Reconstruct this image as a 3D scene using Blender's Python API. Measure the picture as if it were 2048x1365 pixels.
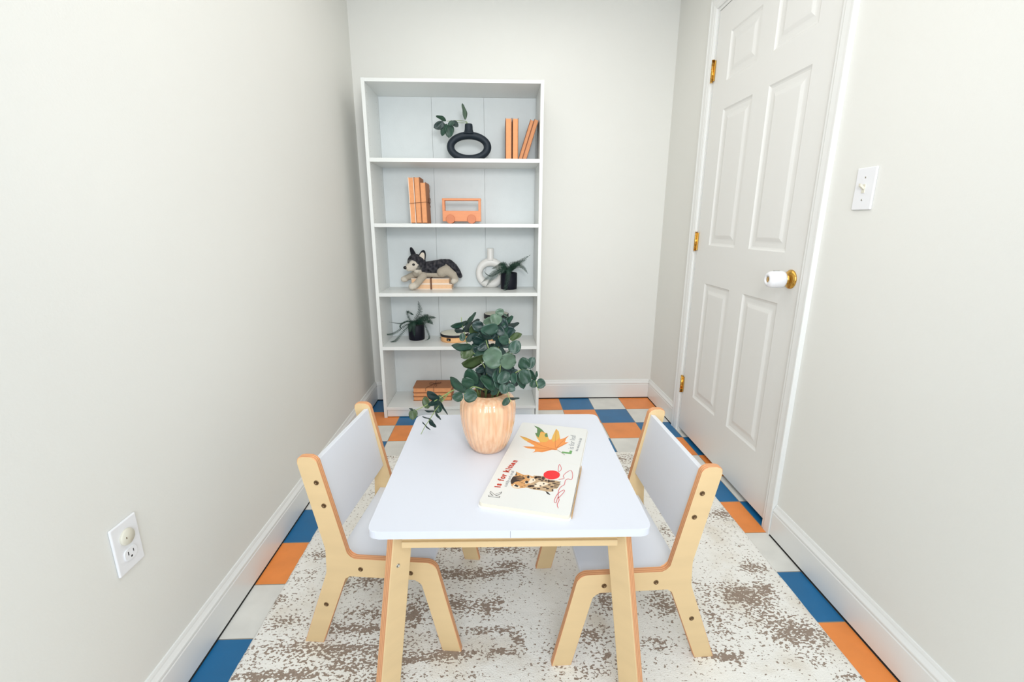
import bpy, bmesh, math, random
from mathutils import Vector, Matrix, noise
import colorsys
R = math.radians
for o in list(bpy.data.objects): bpy.data.objects.remove(o, do_unlink=True)
SC = bpy.context.scene
COL = SC.collection

# ------------------------------------------------------------------ camera
PIT, YAW, ROL = 0.2483, 0.0366, 0.0028
fw = Vector((math.sin(YAW)*math.cos(PIT), math.cos(YAW)*math.cos(PIT), -math.sin(PIT)))
rt = Vector((math.cos(YAW), -math.sin(YAW), 0)); up = rt.cross(fw)
r2 = rt*math.cos(ROL)+up*math.sin(ROL); u2 = up*math.cos(ROL)-rt*math.sin(ROL)
cd = bpy.data.cameras.new('camera'); cam = bpy.data.objects.new('camera', cd); COL.objects.link(cam)
m = Matrix((r2, u2, -fw)).transposed().to_4x4(); m.translation = Vector((-1.0339, -2.9042, 1.1404)); cam.matrix_world = m
cd.sensor_width = 36; cd.sensor_fit = 'HORIZONTAL'; cd.lens = 914.03/2048*36; cd.clip_start = .02
SC.camera = cam
# ------------------------------------------------------------------ world, light, exposure
w = bpy.data.worlds.new('world'); SC.world = w; w.use_nodes = True
w.node_tree.nodes['Background'].inputs[0].default_value = (.75, .85, 1, 1); w.node_tree.nodes['Background'].inputs[1].default_value = 1.0
def area(name, loc, rot, sx, sy, power, color):
    l = bpy.data.lights.new(name, 'AREA'); l.shape = 'RECTANGLE'; l.size = sx; l.size_y = sy; l.energy = power; l.color = color
    o = bpy.data.objects.new(name, l); o.location = loc; o.rotation_euler = rot; COL.objects.link(o); return o
area('window_daylight', (-0.95, -4.10, 1.25), (R(86), 0, 0), 1.3, 1.2, 23, (.79, .895, 1.0))
area('ceiling_light', (-0.92, -1.55, 2.34), (0, 0, 0), 1.2, 2.3, 8.6, (1.0, .98, .94))
fl = area('camera_softbox', (-0.85, -3.00, 1.72), (R(78), 0, R(2)), .35, .35, 4.6, (1.0, .985, .96)); fl.data.spread = R(100)
SC.view_settings.view_transform = 'Standard'; SC.view_settings.look = 'None'
SC.view_settings.gamma = 1; SC.view_settings.use_curve_mapping = False
SC.view_settings.exposure = 0.31

# ------------------------------------------------------------------ helpers
def lin(c):
    return tuple(((v/12.92) if v <= .04045 else ((v+.055)/1.055)**2.4) for v in [x/255 for x in c])
def mat(name, rgb, rough=.5, metal=0, bump=0, bscale=80, var=0, vscale=8, spec=.5, coat=0, sub=0, stretch=None):
    m = bpy.data.materials.new(name); m.use_nodes = True; N = m.node_tree.nodes; L = m.node_tree.links
    b = N['Principled BSDF']; c = lin(rgb)
    b.inputs['Base Color'].default_value = (*c, 1); b.inputs['Roughness'].default_value = rough; b.inputs['Metallic'].default_value = metal
    b.inputs['Specular IOR Level'].default_value = spec
    if coat: b.inputs['Coat Weight'].default_value = coat; b.inputs['Coat Roughness'].default_value = .08
    tc = N.new('ShaderNodeTexCoord'); mp = N.new('ShaderNodeMapping'); L.new(tc.outputs['Object'], mp.inputs[0])
    if stretch: mp.inputs['Scale'].default_value = stretch
    if var:
        n = N.new('ShaderNodeTexNoise'); n.inputs['Scale'].default_value = vscale; n.inputs['Detail'].default_value = 5
        L.new(mp.outputs[0], n.inputs['Vector'])
        r = N.new('ShaderNodeMapRange'); r.inputs[1].default_value = .3; r.inputs[2].default_value = .7; r.inputs[3].default_value = 1-var; r.inputs[4].default_value = 1+var*.6
        L.new(n.outputs[0], r.inputs[0])
        mx = N.new('ShaderNodeVectorMath'); mx.operation = 'SCALE'; mx.inputs[0].default_value = c
        L.new(r.outputs[0], mx.inputs['Scale']); L.new(mx.outputs[0], b.inputs['Base Color'])
    if bump:
        n = N.new('ShaderNodeTexNoise'); n.inputs['Scale'].default_value = bscale; n.inputs['Detail'].default_value = 4
        L.new(mp.outputs[0], n.inputs['Vector'])
        bp = N.new('ShaderNodeBump'); bp.inputs['Strength'].default_value = bump; bp.inputs['Distance'].default_value = .002
        L.new(n.outputs[0], bp.inputs['Height']); L.new(bp.outputs[0], b.inputs['Normal'])
    return m
M = {}
M['wall'] = mat('wall_paint', (233, 232, 226), .6, bump=.12, bscale=180, var=.012, vscale=2)
M['ceil'] = mat('ceiling_paint', (240, 240, 238), .8)
M['trim'] = mat('trim_paint', (238, 238, 235), .3, bump=.05, bscale=30)
M['door'] = mat('door_paint', (234, 233, 229), .38, bump=.1, bscale=60)
M['shelf'] = mat('white_laminate', (235, 237, 234), .35, bump=.08, bscale=120)
M['backing'] = mat('backing_board', (226, 231, 231), .5, bump=.2, bscale=260, var=.015, vscale=20)
M['tabletop'] = mat('white_tabletop', (219, 222, 231), .38, bump=.06, bscale=200)
M['seat'] = mat('white_seat', (226, 229, 236), .4)
M['ply'] = mat('birch_face', (226, 196, 148), .5, bump=.05, bscale=80, var=.04, vscale=5, stretch=(1, 1, 6))
M['brass'] = mat('polished_brass', (214, 168, 84), .18, metal=1)
M['steel'] = mat('zinc_screw', (190, 188, 180), .3, metal=1)
M['bronze'] = mat('antique_bolt', (120, 96, 70), .35, metal=.9)
M['black'] = mat('black_socket', (18, 18, 18), .6)
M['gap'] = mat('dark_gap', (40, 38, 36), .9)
M['plastic'] = mat('white_plastic', (240, 240, 242), .3)
M['ivory'] = mat('ivory_plastic', (226, 222, 206), .35)
M['navy'] = mat('matt_black_ceramic', (14, 30, 42), .6, bump=.15, bscale=300)
M['potblack'] = mat('black_pot', (10, 11, 26), .5, spec=.25)
M['whitecer'] = mat('white_ceramic', (240, 237, 232), .35)
M['soil'] = mat('soil', (45, 40, 30), .9, bump=.6, bscale=200)
M['kraft'] = mat('kraft_paper_pages', (236, 164, 112), .7, var=.06, vscale=60, stretch=(1, 1, 1))
M['kraftpale'] = mat('pale_pages', (244, 200, 158), .7, var=.05, vscale=60)
M['kraftcov'] = mat('kraft_cover', (176, 116, 76), .65, var=.05, vscale=20)
M['kraftdark'] = mat('dark_kraft_cover', (128, 80, 54), .65)
M['kraftmid'] = mat('brownish_kraft_pages', (214, 146, 100), .7, var=.05, vscale=60)  # browner page colour of the two leaning books
M['creamcov'] = mat('cream_cover', (248, 228, 210), .6)
M['twine'] = mat('brown_twine', (110, 70, 48), .8)
M['beech'] = mat('beech_wood', (232, 150, 100), .45, var=.05, vscale=10, stretch=(1, 1, 8))
M['beechdark'] = mat('beech_wheel', (214, 128, 82), .45, var=.05, vscale=10)
M['tambwood'] = mat('tambourine_wood', (244, 188, 130), .35, var=.04, vscale=12)
M['drumskin'] = mat('drum_skin', (236, 232, 214), .5)
M['blackband'] = mat('black_band', (16, 14, 26), .5)
M['fern'] = mat('fern_green', (20, 56, 42), .6, var=.25, vscale=30)
M['stem'] = mat('green_stem', (140, 160, 96), .5)
M['bookcover'] = mat('glossy_cover', (236, 236, 236), .25)
M['page'] = mat('glossy_page', (226, 226, 222), .28)
M['pageedge'] = mat('page_board', (226, 218, 200), .6)
M['tan'] = mat('printed_tan_spine', (196, 150, 88), .4, var=.35, vscale=60)
for nm, c in dict(fur=(190, 160, 124), furhead=(214, 158, 100), dark=(42, 34, 34), cream=(236, 220, 196), brown=(66, 46, 36), red=(232, 18, 32), redline=(214, 62, 74), letter=(190, 62, 48), orange=(238, 150, 68), yellow=(228, 176, 72), green=(86, 128, 68), vein=(196, 92, 40), grey=(130, 134, 142), outline=(30, 30, 34), greenl=(104, 160, 92), stalk=(130, 120, 80)).items():
    M['p_'+nm] = mat('print_'+nm, c, .3)

def add_leaf_mat(name, rgb):
    m = mat(name, rgb, .42, var=.22, vscale=40, bump=.15, bscale=90); return m
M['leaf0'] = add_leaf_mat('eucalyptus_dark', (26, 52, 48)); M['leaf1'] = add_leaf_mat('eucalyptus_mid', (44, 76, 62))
M['leaf2'] = add_leaf_mat('eucalyptus_pale', (78, 102, 82)); M['leaf3'] = add_leaf_mat('eucalyptus_olive', (66, 84, 48)); M['leaf4'] = add_leaf_mat('eucalyptus_green', (34, 68, 50))
M['grayleaf'] = add_leaf_mat('grey_green_leaf', (92, 114, 96))

# plywood edge: orange layered veneer, stripes across the sheet thickness (object z of the sheet)
def ply_edge(axis):
    m = bpy.data.materials.new('plywood_edge'); m.use_nodes = True; N = m.node_tree.nodes; L = m.node_tree.links; b = N['Principled BSDF']
    tc = N.new('ShaderNodeTexCoord'); sx = N.new('ShaderNodeSeparateXYZ'); L.new(tc.outputs['Object'], sx.inputs[0])
    mu = N.new('ShaderNodeMath'); mu.operation = 'MULTIPLY'; mu.inputs[1].default_value = 2*math.pi/.0062; L.new(sx.outputs[axis], mu.inputs[0])
    si = N.new('ShaderNodeMath'); si.operation = 'SINE'; L.new(mu.outputs[0], si.inputs[0])
    cr = N.new('ShaderNodeValToRGB'); L.new(si.outputs[0], cr.inputs[0])
    cr.color_ramp.elements[0].position = .0; cr.color_ramp.elements[0].color = (*lin((232, 172, 122)), 1)
    cr.color_ramp.elements[1].position = .95; cr.color_ramp.elements[1].color = (*lin((206, 134, 90)), 1)
    L.new(cr.outputs[0], b.inputs['Base Color']); b.inputs['Roughness'].default_value = .5
    return m
M['edgeY'] = ply_edge(1)
# side panels of the bookcase: white laminate with small drilled pin holes
hm_ = mat('drilled_laminate', (235, 237, 234), .35, bump=.08, bscale=120); N = hm_.node_tree.nodes; L = hm_.node_tree.links
def _m(op, a, b_):
    n = N.new('ShaderNodeMath'); n.operation = op
    for i, v in enumerate((a, b_)):
        if isinstance(v, (int, float)): n.inputs[i].default_value = v
        else: L.new(v, n.inputs[i])
    return n.outputs[0]
tc = N.new('ShaderNodeTexCoord'); sp = N.new('ShaderNodeSeparateXYZ'); L.new(tc.outputs['Object'], sp.inputs[0])
dz = _m('SUBTRACT', _m('PINGPONG', sp.outputs[2], .016), .016); dy = _m('MINIMUM', _m('ABSOLUTE', _m('SUBTRACT', sp.outputs[1], .04), 0), _m('ABSOLUTE', _m('SUBTRACT', sp.outputs[1], .24), 0))
hole = _m('LESS_THAN', _m('ADD', _m('MULTIPLY', dz, dz), _m('MULTIPLY', dy, dy)), .0019**2)
mx = N.new('ShaderNodeMix'); mx.data_type = 'RGBA'; L.new(hole, mx.inputs[0]); mx.inputs[6].default_value = (*lin((235, 237, 234)), 1); mx.inputs[7].default_value = (*lin((150, 146, 138)), 1)
L.new(mx.outputs[2], N['Principled BSDF'].inputs['Base Color']); M['drilled'] = hm_

def link(name, me, mats, parent=None, loc=None, smooth=False):
    o = bpy.data.objects.new(name, me); COL.objects.link(o)
    if not isinstance(mats, (list, tuple)): mats = [mats]
    for x in mats: me.materials.append(M[x] if isinstance(x, str) else x)
    if parent: o.parent = parent
    if loc: o.location = loc
    if smooth:
        for p in me.polygons: p.use_smooth = True
    return o
def obj(name, bm, mats, parent=None, loc=None, smooth=False):
    me = bpy.data.meshes.new(name); bmesh.ops.recalc_face_normals(bm, faces=bm.faces[:]); bm.to_mesh(me); bm.free()
    return link(name, me, mats, parent, loc, smooth)
def tag(o, label, cat, group=None):
    o['label'] = label; o['category'] = cat
    if group: o['group'] = group
    return o
def struct(o): o['kind'] = 'structure'; return o
def empty(name, loc, rz=0, label=None, cat=None, group=None):
    e = bpy.data.objects.new(name, None); e.empty_display_size = .02; COL.objects.link(e); e.location = loc; e.rotation_euler = (0, 0, rz)
    if label: tag(e, label, cat, group)
    return e
def bx(bm, x0, x1, y0, y1, z0, z1, bev=0, seg=2, mi=0):
    r = bmesh.ops.create_cube(bm, size=1); vs = r['verts']
    for v in vs: v.co = Vector(((x0+x1)/2+v.co.x*(x1-x0), (y0+y1)/2+v.co.y*(y1-y0), (z0+z1)/2+v.co.z*(z1-z0)))
    fs = {f for v in vs for f in v.link_faces}
    for f in fs: f.material_index = mi
    if bev:
        es = list({e for v in vs for e in v.link_edges})
        r = bmesh.ops.bevel(bm, geom=es, offset=bev, segments=seg, affect='EDGES', profile=.5)
        for f in r['faces']: f.material_index = mi
    return vs
def BX(name, b, mats, parent=None, bev=.001, loc=None):
    bm = bmesh.new(); bx(bm, *b, bev=bev); return obj(name, bm, mats, parent, loc)
def fillet(pts):
    """pts: (x, y, r) -> rounded loop"""
    out = []; n = len(pts)
    for i, (x, y, r) in enumerate(pts):
        p = Vector((x, y))
        if r <= 0: out.append(p); continue
        a = Vector(pts[i-1][:2]); b = Vector(pts[(i+1) % n][:2])
        da = (a-p).normalized(); db = (b-p).normalized(); ang = da.angle(db)
        t = min(r/math.tan(ang/2), (a-p).length*.49, (b-p).length*.49)
        A_ = p+da*t; B_ = p+db*t; k = 7
        for j in range(k+1):
            s = j/k; out.append(A_*(1-s)**2+p*2*s*(1-s)+B_*s*s)
    return out
def extrude_loop(bm, loop, f, t0, t1, mi_face=0, mi_side=1, bev=0):
    """loop of 2D pts, f(u,v,t)->Vector"""
    a = [bm.verts.new(f(p[0], p[1], t0)) for p in loop]; b = [bm.verts.new(f(p[0], p[1], t1)) for p in loop]
    fa = bm.faces.new(a); fb = bm.faces.new(b[::-1]); fa.material_index = fb.material_index = mi_face
    n = len(a); sd = []
    for i in range(n):
        q = bm.faces.new((a[i], b[i], b[(i+1) % n], a[(i+1) % n])); q.material_index = mi_side; sd.append(q)
    if bev:
        es = list(fa.edges)+list(fb.edges)
        r = bmesh.ops.bevel(bm, geom=es, offset=bev, segments=2, affect='EDGES', profile=.5)
        for g in r['faces']: g.material_index = mi_side
def lathe(bm, prof, n=48, cx=0, cy=0, rib=None, mi=0):
    rings = []
    for r, z in prof:
        ring = []
        for i in range(n):
            a = 2*math.pi*i/n; rr = r if rib is None else r+rib(a, z)
            ring.append(bm.verts.new((cx+rr*math.cos(a), cy+rr*math.sin(a), z)))
        rings.append(ring)
    for k in range(len(rings)-1):
        for i in range(n):
            f = bm.faces.new((rings[k][i], rings[k][(i+1) % n], rings[k+1][(i+1) % n], rings[k+1][i])); f.smooth = True; f.material_index = mi
    for ring, fl in ((rings[0], 1), (rings[-1], 0)):
        if prof[0 if fl else -1][0] > 1e-5:
            f = bm.faces.new(ring[::-1] if fl else ring); f.material_index = mi
def tube(bm, pts, rad, n=8, cap=True, closed=False):
    """tube through pts; rad float or list"""
    pts = [Vector(p) for p in pts]; k = len(pts)
    rr = rad if isinstance(rad, (list, tuple)) else [rad]*k
    rings = []; prev = None
    for i, p in enumerate(pts):
        if closed: t = (pts[(i+1) % k]-pts[i-1]).normalized()
        else: t = (pts[min(i+1, k-1)]-pts[max(i-1, 0)]).normalized()
        if prev is None:
            a = Vector((0, 0, 1)) if abs(t.z) < .9 else Vector((1, 0, 0)); nrm = t.cross(a).normalized()
        else:
            nrm = (prev-t*prev.dot(t)).normalized()
        prev = nrm; bn = t.cross(nrm)
        rings.append([bm.verts.new(p+(nrm*math.cos(2*math.pi*j/n)+bn*math.sin(2*math.pi*j/n))*rr[i]) for j in range(n)])
    for i in range(k if closed else k-1):
        r0 = rings[i]; r1 = rings[(i+1) % k]
        for j in range(n):
            f = bm.faces.new((r0[j], r0[(j+1) % n], r1[(j+1) % n], r1[j])); f.smooth = True
    if cap and not closed: bm.faces.new(rings[0][::-1]); bm.faces.new(rings[-1])
def spline(pts, sub=6):
    P = [Vector(p) for p in pts]; P = [P[0]*2-P[1]]+P+[P[-1]*2-P[-2]]; out = []
    for i in range(1, len(P)-2):
        for s in range(sub):
            t = s/sub; a, b, c, d = P[i-1:i+3]
            out.append(.5*((2*b)+(c-a)*t+(2*a-5*b+4*c-d)*t*t+(3*b-a-3*c+d)*t**3))
    out.append(P[-2]); return out
LEAVES=[[-1.1189, -1.6, 0.8639, -1.0899, -1.57, 0.8895, 0.0096, 1.0], [-1.1168, -1.6, 0.866, -1.1618, -1.62, 0.8566, 0.0128, 1.0], [-1.1265, -1.62, 0.8467, -1.0795, -1.6, 0.8735, 0.0168, 0.0], [-1.1258, -1.6, 0.8399, -1.1516, -1.62, 0.8479, 0.0096, 0.0], [-1.1086, -1.64, 0.8469, -1.0698, -1.61, 0.8636, 0.027, 3.0], [-1.1141, -1.66, 0.8242, -1.0858, -1.64, 0.8457, 0.0185, 0.0], [-1.1314, -1.62, 0.8152, -1.1295, -1.61, 0.8379, 0.0148, 1.0], [-1.101, -1.68, 0.8146, -1.1565, -1.68, 0.815, 0.0192, 1.0], [-1.0779, -1.66, 0.8514, -1.0471, -1.69, 0.8397, 0.0143, 0.0], [-1.0278, -1.67, 0.8638, -1.0758, -1.69, 0.8624, 0.0284, 1.0], [-1.0882, -1.64, 0.8297, -1.0547, -1.66, 0.8196, 0.0229, 1.0], [-1.101, -1.64, 0.8082, -1.0631, -1.67, 0.7862, 0.0376, 1.0], [-1.1023, -1.66, 0.8007, -1.13, -1.68, 0.7832, 0.0309, 3.0], [-1.0673, -1.67, 0.7776, -1.1252, -1.71, 0.7712, 0.0267, 3.0], [-1.0169, -1.74, 0.7978, -1.0705, -1.73, 0.7994, 0.0515, 2.0], [-1.0209, -1.745, 0.7933, -0.9785, -1.73, 0.7843, 0.0387, 2.0], [-1.0128, -1.73, 0.7989, -0.9943, -1.7, 0.8057, 0.0098, 2.0], [-1.0981, -1.7, 0.7039, -1.1085, -1.71, 0.7606, 0.0367, 4.0], [-1.099, -1.72, 0.7101, -1.1236, -1.73, 0.7381, 0.0301, 4.0], [-1.1165, -1.73, 0.7023, -1.16, -1.72, 0.7381, 0.0239, 4.0], [-1.1233, -1.75, 0.6932, -1.1506, -1.76, 0.6995, 0.0236, 4.0], [-1.1192, -1.75, 0.7015, -1.0839, -1.755, 0.6947, 0.0333, 4.0], [-1.0148, -1.62, 0.8911, -1.0325, -1.62, 0.9061, 0.0241, 2.0], [-1.0296, -1.65, 0.8991, -1.0379, -1.67, 0.8722, 0.0306, 2.0], [-1.0338, -1.63, 0.8762, -1.0686, -1.65, 0.8763, 0.0229, 2.0], [-1.0107, -1.62, 0.8911, -0.9943, -1.6, 0.8807, 0.0084, 1.0], [-1.0128, -1.62, 0.8655, -0.9816, -1.6, 0.8828, 0.0158, 1.0], [-1.0146, -1.6, 0.859, -1.0058, -1.59, 0.8787, 0.0192, 1.0], [-1.0042, -1.61, 0.8546, -0.9644, -1.6, 0.862, 0.0127, 0.0], [-1.015, -1.62, 0.8374, -0.9774, -1.63, 0.8481, 0.0317, 0.0], [-1.0274, -1.6, 0.8613, -1.0084, -1.61, 0.8459, 0.0214, 0.0], [-0.9923, -1.64, 0.8248, -0.96, -1.64, 0.8418, 0.0167, 3.0], [-0.9912, -1.67, 0.7941, -0.9683, -1.66, 0.8254, 0.0308, 1.0], [-0.9992, -1.66, 0.8203, -1.025, -1.68, 0.8391, 0.0227, 1.0], [-1.0172, -1.63, 0.8354, -1.0424, -1.65, 0.8255, 0.0168, 0.0], [-1.0259, -1.65, 0.8168, -0.993, -1.66, 0.8085, 0.0187, 0.0], [-1.0675, -1.68, 0.7463, -1.0916, -1.69, 0.7498, 0.0164, 0.0], [-1.0709, -1.71, 0.7392, -1.0389, -1.745, 0.7092, 0.0241, 4.0], [-1.0144, -1.7, 0.7523, -1.0407, -1.73, 0.731, 0.0304, 1.0], [-0.9988, -1.72, 0.7502, -1.0289, -1.74, 0.7302, 0.0299, 1.0], [-1.0074, -1.745, 0.7245, -1.0194, -1.76, 0.7063, 0.0255, 1.0], [-1.0054, -1.745, 0.7234, -0.9829, -1.75, 0.7105, 0.0206, 1.0], [-0.9864, -1.71, 0.7468, -0.9851, -1.73, 0.7221, 0.0181, 1.0], [-0.9509, -1.66, 0.7411, -0.9575, -1.66, 0.7771, 0.0314, 4.0], [-0.9537, -1.67, 0.7443, -0.9497, -1.68, 0.7006, 0.0353, 4.0], [-0.9713, -1.65, 0.7247, -0.9531, -1.67, 0.686, 0.0233, 1.0], [-0.9447, -1.66, 0.7454, -0.9233, -1.65, 0.7739, 0.023, 1.0], [-0.922, -1.67, 0.7122, -0.9381, -1.67, 0.742, 0.0125, 1.0], [-0.9211, -1.66, 0.7121, -0.9162, -1.66, 0.7352, 0.0074, 1.0], [-0.9187, -1.67, 0.7056, -0.9383, -1.68, 0.6983, 0.0209, 4.0], [-0.9177, -1.67, 0.7056, -0.8934, -1.68, 0.6989, 0.0262, 1.0], [-0.9992, -1.75, 0.6887, -1.0165, -1.755, 0.6694, 0.0158, 4.0], [-0.9992, -1.75, 0.6887, -0.9707, -1.745, 0.6849, 0.0071, 0.0], [-1.047, -1.62, 0.7982, -1.0759, -1.65, 0.7935, 0.0255, 0.0], [-1.0429, -1.66, 0.7528, -1.0677, -1.68, 0.7291, 0.0333, 0.0], [-1.0139, -1.67, 0.7557, -0.9935, -1.68, 0.7349, 0.0331, 0.0], [-1.0471, -1.6, 0.8018, -1.0429, -1.6, 0.7906, 0.0151, 1.0], [-1.06, -1.66, 0.709, -1.0842, -1.69, 0.7023, 0.0294, 0.0], [-0.9835, -1.64, 0.6832, -0.9708, -1.64, 0.7102, 0.0193, 0.0], [-1.0848, -1.63, 0.8011, -1.0928, -1.65, 0.7763, 0.0253, 0.0], [-1.0386, -1.62, 0.7805, -1.013, -1.62, 0.7892, 0.0235, 0.0], [-1.0957, -1.65, 0.7281, -1.0765, -1.67, 0.706, 0.0253, 0.0], [-1.0468, -1.7, 0.7441, -1.0588, -1.73, 0.706, 0.0243, 0.0], [-1.0266, -1.705, 0.7413, -1.027, -1.735, 0.7085, 0.0252, 1.0], [-1.0839, -1.69, 0.7196, -1.0751, -1.72, 0.7014, 0.0225, 0.0], [-1.0124, -1.7, 0.7246, -0.996, -1.73, 0.7032, 0.0203, 0.0], [-1.0548, -1.69, 0.7665, -1.0347, -1.72, 0.7401, 0.0305, 0.0], [-1.0268, -1.7, 0.7053, -1.047, -1.73, 0.6931, 0.0184, 1.0], [-1.0054, -1.66, 0.7568, -0.9775, -1.64, 0.7769, 0.0229, 1.0], [-1.2087, -1.6, 0.6268, -1.2399, -1.61, 0.6572, 0.0233, 0.0], [-1.198, -1.6, 0.6217, -1.2078, -1.59, 0.6403, 0.0124, 3.0], [-1.2391, -1.61, 0.6047, -1.2498, -1.6, 0.6388, 0.0217, 3.0], [-1.2012, -1.6, 0.6184, -1.237, -1.62, 0.6203, 0.014, 0.0], [-1.2088, -1.59, 0.6128, -1.2118, -1.6, 0.5834, 0.0235, 4.0], [-1.2012, -1.6, 0.6184, -1.1828, -1.61, 0.5815, 0.0062, 0.0], [-1.2195, -1.61, 0.5945, -1.2478, -1.62, 0.5991, 0.0065, 0.0], [-1.218, -1.61, 0.5928, -1.2022, -1.62, 0.5703, 0.0078, 0.0], [-1.2328, -1.62, 0.574, -1.2553, -1.63, 0.5853, 0.0039, 0.0], [-1.2359, -1.62, 0.5724, -1.2156, -1.63, 0.55, 0.0139, 0.0], [-1.2459, -1.63, 0.5571, -1.2553, -1.63, 0.5688, 0.004, 0.0], [-1.2459, -1.63, 0.5571, -1.2328, -1.63, 0.5415, 0.0049, 0.0], [-1.28, -1.61, 0.6002, -1.2882, -1.62, 0.5714, 0.0232, 3.0], [-1.2839, -1.61, 0.5986, -1.2959, -1.61, 0.605, 0.0034, 0.0]]
STEMS=[[[-1.0436, -1.66, 0.6574], [-1.0596, -1.68, 0.7159], [-1.0676, -1.67, 0.7561], [-1.1049, -1.65, 0.798], [-1.1188, -1.62, 0.8141], [-1.1259, -1.6, 0.8377], [-1.1327, -1.6, 0.864], [-1.1333, -1.6, 0.8813]], [[-1.0394, -1.66, 0.6573], [-1.0347, -1.67, 0.7341], [-1.0589, -1.66, 0.8175], [-1.0629, -1.65, 0.8405], [-1.0754, -1.64, 0.851]], [[-1.0373, -1.655, 0.6554], [-1.0263, -1.66, 0.7307], [-1.026, -1.65, 0.7931], [-1.0256, -1.64, 0.855], [-1.0232, -1.62, 0.8912]], [[-1.0352, -1.65, 0.6534], [-1.0138, -1.66, 0.7085], [-0.9888, -1.66, 0.787], [-0.9926, -1.65, 0.8101], [-1.0044, -1.62, 0.8373], [-1.0148, -1.61, 0.8612]], [[-1.033, -1.655, 0.6553], [-1.0054, -1.66, 0.6973], [-0.9781, -1.66, 0.7303], [-0.9509, -1.66, 0.7411], [-0.9298, -1.66, 0.7299], [-0.9198, -1.67, 0.7089], [-0.913, -1.68, 0.6837]], [[-1.0352, -1.67, 0.6589], [-1.0268, -1.71, 0.7154], [-1.0228, -1.73, 0.7641], [-1.0189, -1.74, 0.7958]], [[-1.033, -1.67, 0.6589], [-1.0168, -1.72, 0.7082], [-1.0053, -1.74, 0.7196], [-1.0016, -1.75, 0.6981], [-0.994, -1.76, 0.681]], [[-1.0394, -1.67, 0.659], [-1.0674, -1.71, 0.6986], [-1.0965, -1.73, 0.7148], [-1.1192, -1.75, 0.7015]], [[-1.0972, -1.65, 0.6723], [-1.1282, -1.63, 0.6731], [-1.1681, -1.61, 0.6581], [-1.1948, -1.6, 0.625], [-1.2029, -1.6, 0.6151], [-1.2195, -1.61, 0.5945], [-1.2328, -1.62, 0.574], [-1.2459, -1.63, 0.5571], [-1.2609, -1.63, 0.5288]], [[-1.1681, -1.61, 0.6581], [-1.2007, -1.6, 0.6349], [-1.2228, -1.6, 0.622], [-1.2574, -1.61, 0.6074], [-1.2794, -1.61, 0.5969]]]
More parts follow.
